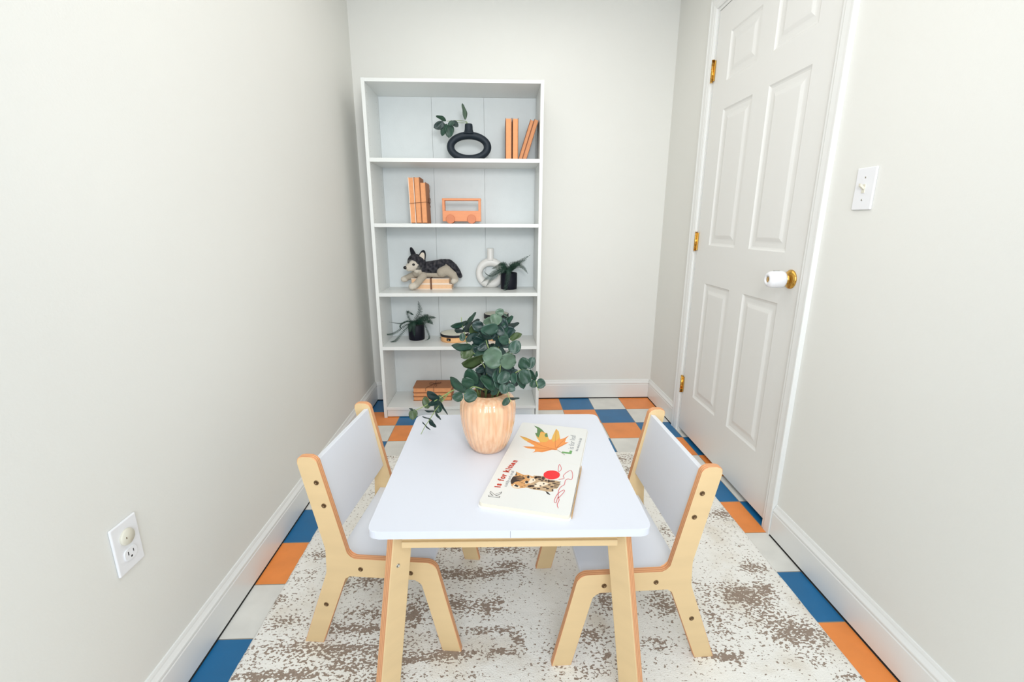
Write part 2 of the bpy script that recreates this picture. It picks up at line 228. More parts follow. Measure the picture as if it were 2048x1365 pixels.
ART=[['fur', 1, [[-0.0843, -0.0046], [-0.0822, 0.0094], [-0.0807, 0.0207], [-0.0943, 0.0316], [-0.0945, 0.057], [-0.0963, 0.0656], [-0.1118, 0.0664], [-0.1306, 0.0624], [-0.1327, 0.0539], [-0.1446, 0.0557], [-0.1474, 0.0494], [-0.149, 0.0382], [-0.1471, 0.0311], [-0.1485, 0.011], [-0.1435, -0.0135], [-0.127, -0.0143]]], ['furhead', 2, [[-0.1221, -0.0572], [-0.1028, -0.0556], [-0.0945, -0.0503], [-0.0765, -0.0538], [-0.0823, -0.0429], [-0.088, -0.0299], [-0.0852, -0.0189], [-0.0899, -0.0049], [-0.1063, 0.0052], [-0.1183, -0.0006], [-0.1309, -0.0092], [-0.1455, -0.0144], [-0.1523, -0.0295], [-0.154, -0.0402], [-0.146, -0.0485], [-0.1343, -0.0535]]], ['dark', 3, [[-0.122, -0.0569], [-0.1033, -0.0555], [-0.0979, -0.0451], [-0.0965, -0.0309], [-0.1027, -0.0231], [-0.1151, -0.0296], [-0.1255, -0.0443], [-0.1385, -0.0496], [-0.1343, -0.0533]]], ['cream', 4, [[-0.1468, -0.0469], [-0.1358, -0.044], [-0.1411, -0.0293], [-0.1497, -0.0271], [-0.153, -0.0405]]], ['dark', 5, [[-0.1446, -0.0432], [-0.1367, -0.0402], [-0.1421, -0.0312], [-0.1477, -0.0334]]], ['dark', 4, [[-0.0957, -0.0515], [-0.081, -0.0521], [-0.0951, -0.047]]], ['furhead', 4, [[-0.1062, -0.0475], [-0.0995, -0.0274], [-0.0998, -0.0331]]], ['furhead', 4, [[-0.1108, -0.0464], [-0.1041, -0.0264], [-0.1045, -0.0321]]], ['furhead', 4, [[-0.1159, -0.0452], [-0.1092, -0.0252], [-0.1096, -0.0309]]], ['brown', 4, [[-0.1222, -0.0366], [-0.1203, -0.031], [-0.1232, -0.0321]]], ['brown', 4, [[-0.1258, -0.0301], [-0.1239, -0.0245], [-0.1268, -0.0256]]], ['brown', 4, [[-0.1294, -0.0236], [-0.1275, -0.0181], [-0.1303, -0.0192]]], ['brown', 4, [[-0.0941, -0.0431], [-0.0921, -0.0375], [-0.0951, -0.0385]]], ['brown', 4, [[-0.0933, -0.0346], [-0.0913, -0.0289], [-0.0944, -0.03]]], ['brown', 4, [[-0.0964, -0.0252], [-0.0945, -0.0195], [-0.0975, -0.0206]]], ['brown', 4, [[-0.1376, -0.0204], [-0.1357, -0.0149], [-0.1385, -0.016]]], ['brown', 4, [[-0.1441, -0.0259], [-0.1422, -0.0205], [-0.145, -0.0215]]], ['cream', 3, [[-0.0988, -0.0096], [-0.0972, -0.0013], [-0.1077, 0.005], [-0.1178, -0.0007], [-0.1252, -0.0069], [-0.1186, -0.0118], [-0.1103, -0.0107]]], ['cream', 3, [[-0.0902, -0.0222], [-0.0883, -0.0146], [-0.0993, -0.0095], [-0.1037, -0.0164]]], ['cream', 3, [[-0.1184, -0.0218], [-0.1126, -0.0145], [-0.1232, -0.0095], [-0.1301, -0.0164]]], ['dark', 4, [[-0.0941, -0.0136], [-0.0972, -0.0133], [-0.0998, -0.0137], [-0.1015, -0.0147], [-0.1019, -0.0161], [-0.1009, -0.0177], [-0.0987, -0.0192], [-0.0957, -0.0201], [-0.0926, -0.0205], [-0.0899, -0.0201], [-0.0882, -0.019], [-0.0878, -0.0176], [-0.0889, -0.016], [-0.0911, -0.0145]]], ['dark', 4, [[-0.1185, -0.0117], [-0.1211, -0.0116], [-0.1234, -0.0123], [-0.1249, -0.0137], [-0.1254, -0.0156], [-0.1247, -0.0175], [-0.123, -0.0191], [-0.1206, -0.02], [-0.118, -0.0202], [-0.1157, -0.0194], [-0.1142, -0.018], [-0.1137, -0.0161], [-0.1144, -0.0142], [-0.1161, -0.0127]]], ['dark', 4, [[-0.1056, -0.0003], [-0.1082, -0.0003], [-0.1095, -0.0013], [-0.1088, -0.0026], [-0.1064, -0.0036], [-0.1038, -0.0036], [-0.1024, -0.0027], [-0.1032, -0.0013]]], ['cream', 2, [[-0.122, 0.0057], [-0.1093, 0.0145], [-0.1084, 0.0284], [-0.1132, 0.0404], [-0.1264, 0.0288], [-0.1346, 0.0165], [-0.1349, 0.0055]]], ['brown', 3, [[-0.0874, 0.0161], [-0.0912, 0.0148], [-0.0942, 0.0103], [-0.095, 0.0047], [-0.0932, 0.0006], [-0.0896, -0.0001], [-0.0859, 0.0029], [-0.0839, 0.0084], [-0.0845, 0.0136]]], ['brown', 3, [[-0.0976, 0.0183], [-0.1002, 0.0177], [-0.1021, 0.0154], [-0.1024, 0.0124], [-0.101, 0.0101], [-0.0985, 0.0097], [-0.0962, 0.0112], [-0.095, 0.0141], [-0.0956, 0.0169]]], ['brown', 3, [[-0.1319, 0.007], [-0.1351, 0.0062], [-0.1375, 0.0029], [-0.1379, -0.0011], [-0.1363, -0.0042], [-0.1333, -0.0048], [-0.1304, -0.0027], [-0.1288, 0.0012], [-0.1295, 0.005]]], ['brown', 3, [[-0.0904, 0.0255], [-0.0957, 0.0254], [-0.0989, 0.0233], [-0.0988, 0.0202], [-0.0952, 0.0176], [-0.0899, 0.0166], [-0.0853, 0.0178], [-0.0836, 0.0206], [-0.0857, 0.0236]]], ['brown', 3, [[-0.1003, 0.0396], [-0.105, 0.0398], [-0.1078, 0.0386], [-0.1074, 0.0366], [-0.104, 0.0348], [-0.0991, 0.034], [-0.0951, 0.0346], [-0.0938, 0.0362], [-0.0958, 0.0383]]], ['brown', 3, [[-0.1405, 0.023], [-0.1426, 0.0223], [-0.1443, 0.0198], [-0.1447, 0.0168], [-0.1437, 0.0145], [-0.1417, 0.0142], [-0.1397, 0.0158], [-0.1386, 0.0188], [-0.1389, 0.0216]]], ['brown', 3, [[-0.1304, 0.0383], [-0.1323, 0.0372], [-0.1339, 0.0339], [-0.1346, 0.03], [-0.134, 0.0272], [-0.1324, 0.0269], [-0.1305, 0.0293], [-0.1292, 0.0331], [-0.1291, 0.0367]]], ['brown', 3, [[-0.1005, 0.0335], [-0.1027, 0.033], [-0.1042, 0.0311], [-0.1045, 0.0287], [-0.1032, 0.0269], [-0.1012, 0.0265], [-0.0992, 0.0278], [-0.0982, 0.0301], [-0.0987, 0.0323]]], ['brown', 3, [[-0.0981, 0.0533], [-0.1009, 0.0518], [-0.1033, 0.0472], [-0.1043, 0.0417], [-0.1033, 0.0379], [-0.1009, 0.0374], [-0.0981, 0.0407], [-0.0963, 0.0461], [-0.0963, 0.0511]]], ['brown', 3, [[-0.1063, 0.0573], [-0.1082, 0.0563], [-0.1099, 0.0533], [-0.1105, 0.0497], [-0.1098, 0.0471], [-0.1081, 0.0468], [-0.1061, 0.049], [-0.1049, 0.0525], [-0.105, 0.0558]]], ['brown', 3, [[-0.1239, 0.0537], [-0.1261, 0.053], [-0.1277, 0.0505], [-0.1282, 0.0474], [-0.1271, 0.0452], [-0.1251, 0.0449], [-0.1231, 0.0466], [-0.122, 0.0495], [-0.1223, 0.0524]]], ['brown', 3, [[-0.1352, -0.0008], [-0.1382, -0.0013], [-0.1404, -0.0036], [-0.1406, -0.0068], [-0.1389, -0.0092], [-0.1359, -0.0098], [-0.1331, -0.0083], [-0.1318, -0.0054], [-0.1326, -0.0024]]], ['brown', 3, [[-0.1233, 0.0105], [-0.1251, 0.0101], [-0.1264, 0.0085], [-0.1266, 0.0065], [-0.1256, 0.005], [-0.1239, 0.0046], [-0.1223, 0.0057], [-0.1215, 0.0076], [-0.1219, 0.0095]]], ['brown', 3, [[-0.1027, 0.0246], [-0.1046, 0.0239], [-0.1061, 0.0217], [-0.1065, 0.0189], [-0.1056, 0.0169], [-0.1039, 0.0166], [-0.1021, 0.0181], [-0.1011, 0.0208], [-0.1013, 0.0234]]], ['brown', 3, [[-0.1419, 0.0124], [-0.1437, 0.0118], [-0.1451, 0.0096], [-0.1455, 0.0069], [-0.1447, 0.005], [-0.143, 0.0046], [-0.1414, 0.0061], [-0.1404, 0.0087], [-0.1406, 0.0112]]], ['brown', 3, [[-0.0929, 0.0051], [-0.0967, 0.005], [-0.0992, 0.0033], [-0.0991, 0.0008], [-0.0966, -0.0013], [-0.0927, -0.0021], [-0.0893, -0.0012], [-0.088, 0.0011], [-0.0894, 0.0036]]], ['brown', 3, [[-0.1352, 0.044], [-0.1373, 0.0434], [-0.1388, 0.0413], [-0.1392, 0.0386], [-0.1381, 0.0366], [-0.1361, 0.0363], [-0.1342, 0.0377], [-0.1332, 0.0403], [-0.1336, 0.0428]]], ['brown', 3, [[-0.1171, 0.0452], [-0.1188, 0.0445], [-0.1202, 0.0423], [-0.1206, 0.0395], [-0.1199, 0.0376], [-0.1183, 0.0373], [-0.1167, 0.0389], [-0.1158, 0.0415], [-0.1159, 0.044]]], ['brown', 3, [[-0.1277, 0.0235], [-0.1295, 0.0232], [-0.1307, 0.0218], [-0.1309, 0.0199], [-0.1299, 0.0185], [-0.1282, 0.0182], [-0.1266, 0.0192], [-0.1259, 0.0209], [-0.1263, 0.0226]]], ['brown', 3, [[-0.116, 0.0292], [-0.1184, 0.0291], [-0.1199, 0.028], [-0.1198, 0.0265], [-0.1183, 0.0253], [-0.1159, 0.0248], [-0.1138, 0.0254], [-0.113, 0.0268], [-0.1139, 0.0283]]], ['brown', 3, [[-0.1386, 0.0549], [-0.1421, 0.055], [-0.1442, 0.054], [-0.1439, 0.0525], [-0.1415, 0.0512], [-0.1379, 0.0506], [-0.1349, 0.0511], [-0.1339, 0.0524], [-0.1354, 0.0539]]], ['dark', 4, [[-0.1482, 0.0367], [-0.1512, 0.044], [-0.1607, 0.0512], [-0.1587, 0.0433]]], ['brown', 4, [[-0.1105, 0.0511], [-0.096, 0.067], [-0.098, 0.0673], [-0.113, 0.0514]]], ['brown', 4, [[-0.1151, 0.0532], [-0.1063, 0.0677], [-0.1083, 0.068], [-0.1176, 0.0535]]], ['brown', 4, [[-0.1201, 0.0539], [-0.1161, 0.0657], [-0.118, 0.066], [-0.1225, 0.0543]]], ['brown', 4, [[-0.1249, 0.0547], [-0.1246, 0.0642], [-0.1265, 0.0645], [-0.1274, 0.0551]]]]
YARN={'ball': [[-0.0651, 0.0605], [-0.0704, 0.0606], [-0.0756, 0.0595], [-0.0805, 0.0573], [-0.0848, 0.0541], [-0.0882, 0.0501], [-0.0906, 0.0456], [-0.0918, 0.0406], [-0.0919, 0.0357], [-0.0906, 0.0309], [-0.0882, 0.0267], [-0.0848, 0.0231], [-0.0805, 0.0205], [-0.0756, 0.019], [-0.0703, 0.0187], [-0.065, 0.0197], [-0.06, 0.0218], [-0.0555, 0.0249], [-0.0519, 0.029], [-0.0494, 0.0337], [-0.0481, 0.0388], [-0.0481, 0.0439], [-0.0495, 0.0488], [-0.052, 0.0531], [-0.0556, 0.0566], [-0.0601, 0.0591]], 's': [[[-0.051, 0.0548], [-0.0359, 0.0519], [-0.0122, 0.0514], [-0.0256, 0.0578], [-0.0397, 0.0598], [-0.0507, 0.0562]], [[-0.0884, 0.0603], [-0.0797, 0.0731], [-0.0684, 0.0695], [-0.0502, 0.0749], [-0.0361, 0.0854], [-0.0544, 0.0919], [-0.0788, 0.0927], [-0.0799, 0.083], [-0.088, 0.0777], [-0.1077, 0.0776], [-0.121, 0.0705], [-0.1391, 0.0677], [-0.1625, 0.0704], [-0.1777, 0.0746], [-0.1962, 0.0728], [-0.2094, 0.0773]], [[-0.1691, 0.0721], [-0.1406, 0.0813], [-0.1326, 0.0789], [-0.1512, 0.0681], [-0.1758, 0.0639], [-0.1881, 0.0651], [-0.1881, 0.0697], [-0.1698, 0.0695], [-0.164, 0.0739]]]}
LEAFART=[['orange', 1, [[0.1331, -0.093], [0.125, -0.0685], [0.1097, -0.0436], [0.1033, -0.0222], [0.1326, -0.0385], [0.1633, -0.05], [0.1648, -0.0441], [0.1957, -0.0494], [0.2149, -0.0633], [0.2081, -0.0479], [0.1936, -0.0339], [0.1734, -0.0215], [0.1726, -0.0134], [0.1437, -0.0054], [0.1303, 0.0004], [0.1317, 0.0061], [0.1663, 0.0067], [0.2105, 0.0091], [0.1926, 0.0199], [0.1397, 0.0323], [0.1537, 0.0447], [0.1716, 0.055], [0.1493, 0.0488], [0.1239, 0.0486], [0.1266, 0.0594], [0.1039, 0.0466], [0.0801, 0.0322], [0.0694, 0.0338], [0.068, 0.0187], [0.0457, -0.007], [0.0467, -0.0219], [0.0367, -0.033], [0.0488, -0.028], [0.0593, -0.0301], [0.059, -0.0508], [0.0673, -0.0678], [0.0739, -0.0365], [0.0805, -0.0354], [0.102, -0.0635], [0.1123, -0.0754]]], ['yellow', 2, [[0.1331, -0.093], [0.125, -0.0685], [0.115, -0.0543], [0.1079, -0.0612], [0.102, -0.0635], [0.1123, -0.0754]]], ['yellow', 2, [[0.1326, -0.0385], [0.1583, -0.0471], [0.1716, -0.0286], [0.1734, -0.0215], [0.1726, -0.0134], [0.1437, -0.0054], [0.1303, 0.0004], [0.1113, -0.0059], [0.107, -0.0229]]], ['yellow', 2, [[0.1317, 0.0061], [0.1663, 0.0067], [0.2105, 0.0091], [0.1926, 0.0199], [0.1526, 0.0293], [0.129, 0.022], [0.1165, 0.0145]]], ['green', 3, [[0.2149, -0.0633], [0.2081, -0.0479], [0.1936, -0.0339], [0.1734, -0.0215], [0.1793, -0.0325], [0.1698, -0.0357], [0.1589, -0.0337], [0.1338, -0.0339], [0.1479, -0.0439], [0.1633, -0.05], [0.1648, -0.0441], [0.1957, -0.0494]]], ['green', 3, [[0.1655, -0.0189], [0.1721, -0.0133], [0.1489, -0.0069], [0.142, -0.0124], [0.1517, -0.0177]]]]
VEINS=[[[0.0722, 0.0306], [0.0838, -0.0127], [0.1047, -0.0426], [0.131, -0.0882]], [[0.0788, 0.0273], [0.1129, 0.0209], [0.2019, 0.0104]], [[0.0794, 0.0295], [0.1088, 0.0355], [0.1665, 0.0514]], [[0.0818, 0.0291], [0.1003, 0.0425], [0.1218, 0.0559]], [[0.0711, 0.0307], [0.0693, -0.0101], [0.0669, -0.0642]], [[0.0713, 0.017], [0.0529, -0.0071], [0.0397, -0.0308]]]
LEAFSTEM=[[0.0694, 0.0338], [0.0591, 0.046], [0.0511, 0.0538], [0.0461, 0.0583]]
TXT={'K': [[-0.1952, -0.0637], [-0.1673, -0.073], [-0.175, -0.0938], [-0.2018, -0.0832]], 'isfor': [[-0.1598, -0.0751], [-0.0214, -0.0638], [-0.1576, -0.0895]], 'cud': [[-0.1515, -0.0604], [-0.0625, -0.0588]], 'Lg': [[0.0575, 0.063], [0.0806, 0.073], [0.067, 0.0483]], 'isl': [[0.0882, 0.0789], [0.1896, 0.0758], [0.0909, 0.0649]], 'l2': [[0.0754, 0.0865], [0.1741, 0.0924]], 'spine': [[-0.0007, 0.1086]]}
BLOBS=[[-1.064, -1.747, 0.026, 0.026, 1.0], [-0.985, -1.573, 0.041, 0.021, 1.0], [-1.154, -1.742, 0.031, 0.026, 0.9], [-0.697, -1.739, 0.034, 0.038, 1.0], [-0.763, -1.859, 0.037, 0.022, 1.0], [-1.023, -1.729, 0.012, 0.01, 0.8], [-0.977, -1.869, 0.02, 0.019, 0.9], [-1.058, -1.834, 0.057, 0.013, 0.9], [-1.192, -1.605, 0.05, 0.022, 0.9], [-1.058, -1.614, 0.067, 0.018, 0.9], [-1.359, -1.598, 0.023, 0.014, 0.8], [-1.428, -1.818, 0.079, 0.015, 1.0], [-1.65, -1.782, 0.05, 0.018, 0.7], [-1.517, -1.888, 0.15, 0.018, 0.6], [-1.646, -1.954, 0.077, 0.012, 0.8], [-1.529, -1.955, 0.032, 0.01, 0.7], [-1.286, -1.774, 0.027, 0.032, 0.9], [-0.272, -1.722, 0.054, 0.031, 1.0], [-0.166, -1.614, 0.034, 0.027, 0.9], [-0.175, -1.878, 0.071, 0.04, 1.0], [-0.17, -1.711, 0.029, 0.024, 0.8], [-0.122, -1.32, 0.044, 0.032, 0.9], [-0.524, -1.757, 0.043, 0.037, 1.0], [-0.59, -1.895, 0.036, 0.021, 0.8], [-0.424, -1.934, 0.041, 0.014, 0.9], [-0.127, -2.005, 0.026, 0.01, 0.9], [-0.236, -1.782, 0.061, 0.053, 0.65], [-0.392, -1.82, 0.044, 0.058, 0.6], [-0.313, -0.847, 0.055, 0.03, 0.8], [-0.418, -0.859, 0.03, 0.025, 0.6], [-0.375, -0.966, 0.043, 0.036, 0.7], [-1.451, -1.628, 0.049, 0.017, 0.8], [-1.658, -1.504, 0.035, 0.02, 0.6], [-1.68, -1.62, 0.039, 0.013, 0.5], [-1.385, -1.766, 0.09, 0.015, 0.8], [-1.425, -1.928, 0.079, 0.014, 0.6], [-1.228, -1.92, 0.08, 0.012, 0.6], [-1.164, -1.902, 0.041, 0.01, 0.8], [-0.879, -1.917, 0.027, 0.015, 0.7], [-0.909, -1.945, 0.016, 0.011, 0.7], [-0.743, -1.922, 0.034, 0.015, 0.7], [-1.028, -1.905, 0.041, 0.009, 0.8], [-1.197, -1.844, 0.043, 0.013, 0.5], [-1.36, -1.871, 0.069, 0.009, 0.5], [-1.195, -1.48, 0.036, 0.026, 0.8], [-1.005, -1.5, 0.072, 0.018, 0.9], [-1.264, -1.566, 0.027, 0.024, 0.9], [-1.595, -0.792, 0.045, 0.026, 0.7], [-0.492, -1.591, 0.034, 0.028, 0.6], [-0.291, -1.25, 0.029, 0.034, 0.6], [-0.278, -1.099, 0.036, 0.047, 0.7], [-0.786, -1.692, 0.016, 0.012, 0.6], [-0.944, -1.656, 0.023, 0.011, 0.5], [-1.335, -1.972, 0.077, 0.011, 0.6], [-1.119, -1.966, 0.052, 0.008, 0.4], [-0.779, -1.964, 0.052, 0.016, 0.5], [-0.391, -1.408, 0.019, 0.023, 0.6], [-0.402, -1.955, 0.027, 0.011, 0.5], [-0.183, -1.955, 0.032, 0.014, 0.6], [-0.386, -1.706, 0.022, 0.04, 0.4], [-1.535, -1.668, 0.048, 0.021, 0.6], [-1.708, -1.702, 0.046, 0.02, 0.4]]
# ------------------------------------------------------------------ room
XR, XL, YB, YN, ZC = .013, -1.838, .006, -4.3, 2.368
T = .2032
fm = bpy.data.materials.new('checker_tiles'); fm.use_nodes = True; N = fm.node_tree.nodes; L = fm.node_tree.links; b = N['Principled BSDF']
def node(t, **k):
    n = N.new(t)
    for a, v in k.items(): setattr(n, a, v)
    return n
def mth(op, a, b_=None):
    n = node('ShaderNodeMath', operation=op)
    for i, v in enumerate((a, b_)):
        if v is None: continue
        if hasattr(v, 'links'): L.new(v, n.inputs[i])
        else: n.inputs[i].default_value = v
    return n.outputs[0]
tc = node('ShaderNodeTexCoord'); sp = node('ShaderNodeSeparateXYZ'); L.new(tc.outputs['Object'], sp.inputs[0])
u = mth('DIVIDE', mth('MULTIPLY', sp.outputs[0], -1), T); v = mth('DIVIDE', mth('MULTIPLY', sp.outputs[1], -1), T)
k = mth('MODULO', mth('ADD', mth('ADD', mth('FLOOR', u), mth('FLOOR', v)), 30), 3)
def mixc(f, a, c):
    n = node('ShaderNodeMix', data_type='RGBA'); L.new(f, n.inputs[0])
    for i, v_ in ((6, a), (7, c)):
        if hasattr(v_, 'links'): L.new(v_, n.inputs[i])
        else: n.inputs[i].default_value = (*lin(v_), 1)
    return n.outputs[2]
col = mixc(mth('GREATER_THAN', k, .5), (247, 148, 72), (232, 230, 223))
col = mixc(mth('GREATER_THAN', k, 1.5), col, (22, 108, 160))
ns = node('ShaderNodeTexNoise'); ns.inputs['Scale'].default_value = 9; ns.inputs['Detail'].default_value = 6; L.new(tc.outputs['Object'], ns.inputs['Vector'])
mr = node('ShaderNodeMapRange'); mr.inputs[1].default_value = .3; mr.inputs[2].default_value = .7; mr.inputs[3].default_value = .9; mr.inputs[4].default_value = 1.06; L.new(ns.outputs[0], mr.inputs[0])
vs_ = node('ShaderNodeVectorMath', operation='SCALE'); L.new(col, vs_.inputs[0]); L.new(mr.outputs[0], vs_.inputs['Scale'])
def edge(x):
    f = mth('FRACT', x); return mth('MINIMUM', f, mth('SUBTRACT', 1, f))
g = mth('LESS_THAN', mth('MINIMUM', edge(u), edge(v)), .0075)
col = mixc(g, vs_.outputs[0], (150, 140, 122))
L.new(col, b.inputs['Base Color']); b.inputs['Roughness'].default_value = .34
bp = node('ShaderNodeBump'); bp.inputs['Strength'].default_value = .25; bp.inputs['Distance'].default_value = .001; bp.invert = True; L.new(g, bp.inputs['Height']); L.new(bp.outputs[0], b.inputs['Normal'])
M['floor'] = fm
struct(BX('floor', (XL-.05, XR+.15, YN-.05, YB+.05, -.05, 0), 'floor', bev=0))
struct(BX('ceiling', (XL-.05, XR+.1, YN-.05, YB+.05, ZC, ZC+.05), 'ceil', bev=0))
struct(BX('wall_left', (XL-.1, XL, YN-.05, YB+.1, 0, ZC), 'wall', bev=0))
struct(BX('wall_back', (XL, XR+.1, YB, YB+.1, 0, ZC), 'wall', bev=0))
# right wall with the door opening
D0, D1, DZ = -.522, -1.372, 2.10     # door hinge side, latch side, head
bm = bmesh.new()
bx(bm, XR, XR+.1, D0+.012, YB+.1, 0, ZC); bx(bm, XR, XR+.1, YN-.05, D1-.012, 0, ZC); bx(bm, XR, XR+.1, D1-.012, D0+.012, DZ+.012, ZC)
struct(obj('wall_right', bm, 'wall'))
# rear wall with a window behind the camera
bm = bmesh.new()
bx(bm, XL, XR, YN-.1, YN, 0, .72); bx(bm, XL, XR, YN-.1, YN, 2.0, ZC); bx(bm, XL, -1.65, YN-.1, YN, .72, 2.0); bx(bm, -.25, XR, YN-.1, YN, .72, 2.0)
struct(obj('wall_front', bm, 'wall'))
bm = bmesh.new()
for x in (-1.65, -1.19, -.73, -.28): bx(bm, x, x+.03, YN-.06, YN-.02, .72, 2.0)
for z in (.72, 1.13, 1.55, 1.97): bx(bm, -1.65, -.25, YN-.06, YN-.02, z, z+.03)
struct(obj('window_1', bm, 'trim'))
# baseboards: profile (depth from wall, height)
prof = [(0, 0), (.0135, .004), (.0135, .092), (.0115, .095), (.0115, .099), (.014, .102), (.0135, .106), (.010, .111), (.0065, .117), (.006, .121), (.004, .1265), (0, .127)]
def board(name, A_, B_, nrm):
    bm = bmesh.new(); A_ = Vector(A_); B_ = Vector(B_); nrm = Vector(nrm)
    ra = [bm.verts.new(A_+nrm*d+Vector((0, 0, z+.003))) for d, z in prof]; rb = [bm.verts.new(B_+nrm*d+Vector((0, 0, z+.003))) for d, z in prof]
    n = len(prof)
    for i in range(n): bm.faces.new((ra[i], ra[(i+1) % n], rb[(i+1) % n], rb[i]))
    bm.faces.new(ra); bm.faces.new(rb[::-1])
    o = obj(name, bm, 'trim'); struct(o)
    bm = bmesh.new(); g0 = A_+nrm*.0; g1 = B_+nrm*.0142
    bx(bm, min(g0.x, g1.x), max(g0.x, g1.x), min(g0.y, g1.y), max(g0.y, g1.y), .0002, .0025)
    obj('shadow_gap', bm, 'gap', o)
board('baseboard_left', (XL, YN, 0), (XL, YB, 0), (1, 0, 0))
board('baseboard_back', (XL+.014, YB, 0), (XR-.014, YB, 0), (0, -1, 0))
board('baseboard_right_rear', (XR, -.437, 0), (XR, YB, 0), (-1, 0, 0))
board('baseboard_right_front', (XR, YN, 0), (XR, D1-.066, 0), (-1, 0, 0))
# door casing: stepped moulding
CAS = [(0, -.001), (0, .0095), (.003, .0105), (.005, .0122), (.013, .0125), (.016, .0135), (.020, .0148), (.044, .0152), (.0465, .0168), (.055, .0172), (.057, .0160), (.057, -.001)]
def casing(name, path, outs):
    """sweep the casing profile along a polyline; outs = outward (y, z) at every corner"""
    bm = bmesh.new(); rings = []
    for (y, z), (oy, oz) in zip(path, outs): rings.append([bm.verts.new((XR-d, y+oy*a, z+oz*a)) for a, d in CAS])
    for r0, r1 in zip(rings[:-1], rings[1:]):
        for q in range(len(CAS)-1): bm.faces.new((r0[q], r1[q], r1[q+1], r0[q+1]))
    bm.faces.new(rings[0]); bm.faces.new(rings[-1][::-1])
    return struct(obj(name, bm, 'trim'))
casing('trim_1', [(D0+.020, 0), (D0+.020, DZ+.018)], [(1, 0), (1, 1)])
casing('trim_2', [(D1-.008, 0), (D1-.008, DZ+.018)], [(-1, 0), (-1, 1)])
casing('trim_3', [(D1-.008, DZ+.018), (D0+.020, DZ+.018)], [(-1, 1), (1, 1)])
# jambs
bm = bmesh.new()
bx(bm, XR-.002, XR+.1, D0+.004, D0+.022, 0, DZ+.02); bx(bm, XR-.002, XR+.1, D1-.022, D1-.004, 0, DZ+.02); bx(bm, XR-.002, XR+.1, D1-.004, D0+.004, DZ+.004, DZ+.02)
struct(obj('trim_4', bm, 'trim'))
struct(BX('wall_beyond_door', (XR+.11, XR+.13, D1-.05, D0+.05, 0, DZ+.05), 'wall', bev=0))
# six panel door: front skin with moulded recesses
def door_mesh():
    x0 = .012; xb = .047
    ys = [D0, -.653, -.900, -1.015, -1.261, D1]; zs = [.024, .254, .862, 1.047, 1.658, 1.776, 1.976, DZ]
    pan_y = {(1, 2), (3, 4)}; pan_z = {(1, 2), (3, 4), (5, 6)}
    bm = bmesh.new()
    V = {}
    for i, y in enumerate(ys):
        for j, z in enumerate(zs): V[i, j] = bm.verts.new((x0, y, z))
    for i in range(5):
        for j in range(7):
            q = [V[i, j], V[i+1, j], V[i+1, j+1], V[i, j+1]]
            if (i, i+1) in pan_y and (j, j+1) in pan_z:
                prev = q; ya, yb, za, zb = ys[i], ys[i+1], zs[j], zs[j+1]
                for ins, dx in ((.006, .0045), (.012, .0065), (.028, .0065), (.034, .0058), (.048, .0015), (.052, .0010)):
                    ring = [bm.verts.new((x0+dx, ya-ins, za+ins)), bm.verts.new((x0+dx, yb+ins, za+ins)), bm.verts.new((x0+dx, yb+ins, zb-ins)), bm.verts.new((x0+dx, ya-ins, zb-ins))]
                    for s in range(4): bm.faces.new((prev[s], prev[(s+1) % 4], ring[(s+1) % 4], ring[s]))
                    prev = ring
                bm.faces.new(prev)
            else: bm.faces.new(q)
    # sides and back
    c = [(D0, zs[0]), (D1, zs[0]), (D1, DZ), (D0, DZ)]
    bk = [bm.verts.new((xb, y, z)) for y, z in c]; bm.faces.new(bk)
    outer = [[V[i, 0] for i in range(6)], [V[5, j] for j in range(8)], [V[5-i, 7] for i in range(6)], [V[0, 7-j] for j in range(8)]]
    for s in range(4): bm.faces.new(outer[s]+[bk[(s+1) % 4], bk[s]])
    return bm
door = struct(obj('door_1', door_mesh(), 'door'))
for z in (1.851, 1.062, .283):
    bm = bmesh.new(); tube(bm, [(XR-.010, D0+.003, z-.046), (XR-.010, D0+.003, z+.046)], .0062, 14)
    for zz in (-.049, -.030, -.0105, .0085, .028, .047): tube(bm, [(XR-.010, D0+.003, z+zz), (XR-.010, D0+.003, z+zz+.002)], .0072, 14)
    bx(bm, XR-.008, XR-.002, D0-.012, D0+.016, z-.044, z+.044, bev=.0008)
    h = obj('hinge', bm, 'brass', door)
    bm = bmesh.new()
    for zz in (-.03, 0, .03): lathe(bm, [(.003, -.001), (.003, .0005)], 10)
    bm.free()
# knob with brass rose and white child proof cover
KY, KZ = -1.316, .957
def lathe_x(prof, n=40):
    """lathe around -x axis at knob; prof (r, distance from door)"""
    bm = bmesh.new(); lathe(bm, prof, n)
    for v in bm.verts: v.co = Vector((.012-v.co.z, KY+v.co.x, KZ+v.co.y))
    return bm
obj('knob_rose', lathe_x([(.034, 0), (.034, .002), (.032, .005), (.026, .009), (.017, .012), (.013, .013), (.012, .030), (.0115, .034)]), 'brass', door)
kc = obj('knob_cover', lathe_x([(.022, .026), (.0285, .029), (.030, .036), (.030, .062), (.0285, .074), (.025, .081), (.019, .085), (.012, .0855), (.0118, .080), (.0001, .080)]), 'plastic', door); kc['label'] = 'white childproof knob cover'
bm = bmesh.new(); lathe(bm, [(.0105, .0795), (.0105, .0812), (.0001, .0818)], 24)
for v in bm.verts: v.co = Vector((.012-v.co.z, KY+v.co.x, KZ+v.co.y))
obj('knob_lock_button', bm, 'brass', kc)
bm = bmesh.new(); bx(bm, .012-.066, .012-.044, KY-.0012, KY+.0012, KZ+.0293, KZ+.0303); obj('cover_slot', bm, 'gap', kc)
bm = bmesh.new(); bx(bm, .0112, .0135, D1+.001, D1+.003, KZ-.03, KZ+.03); obj('latch_plate', bm, 'bronze', door)

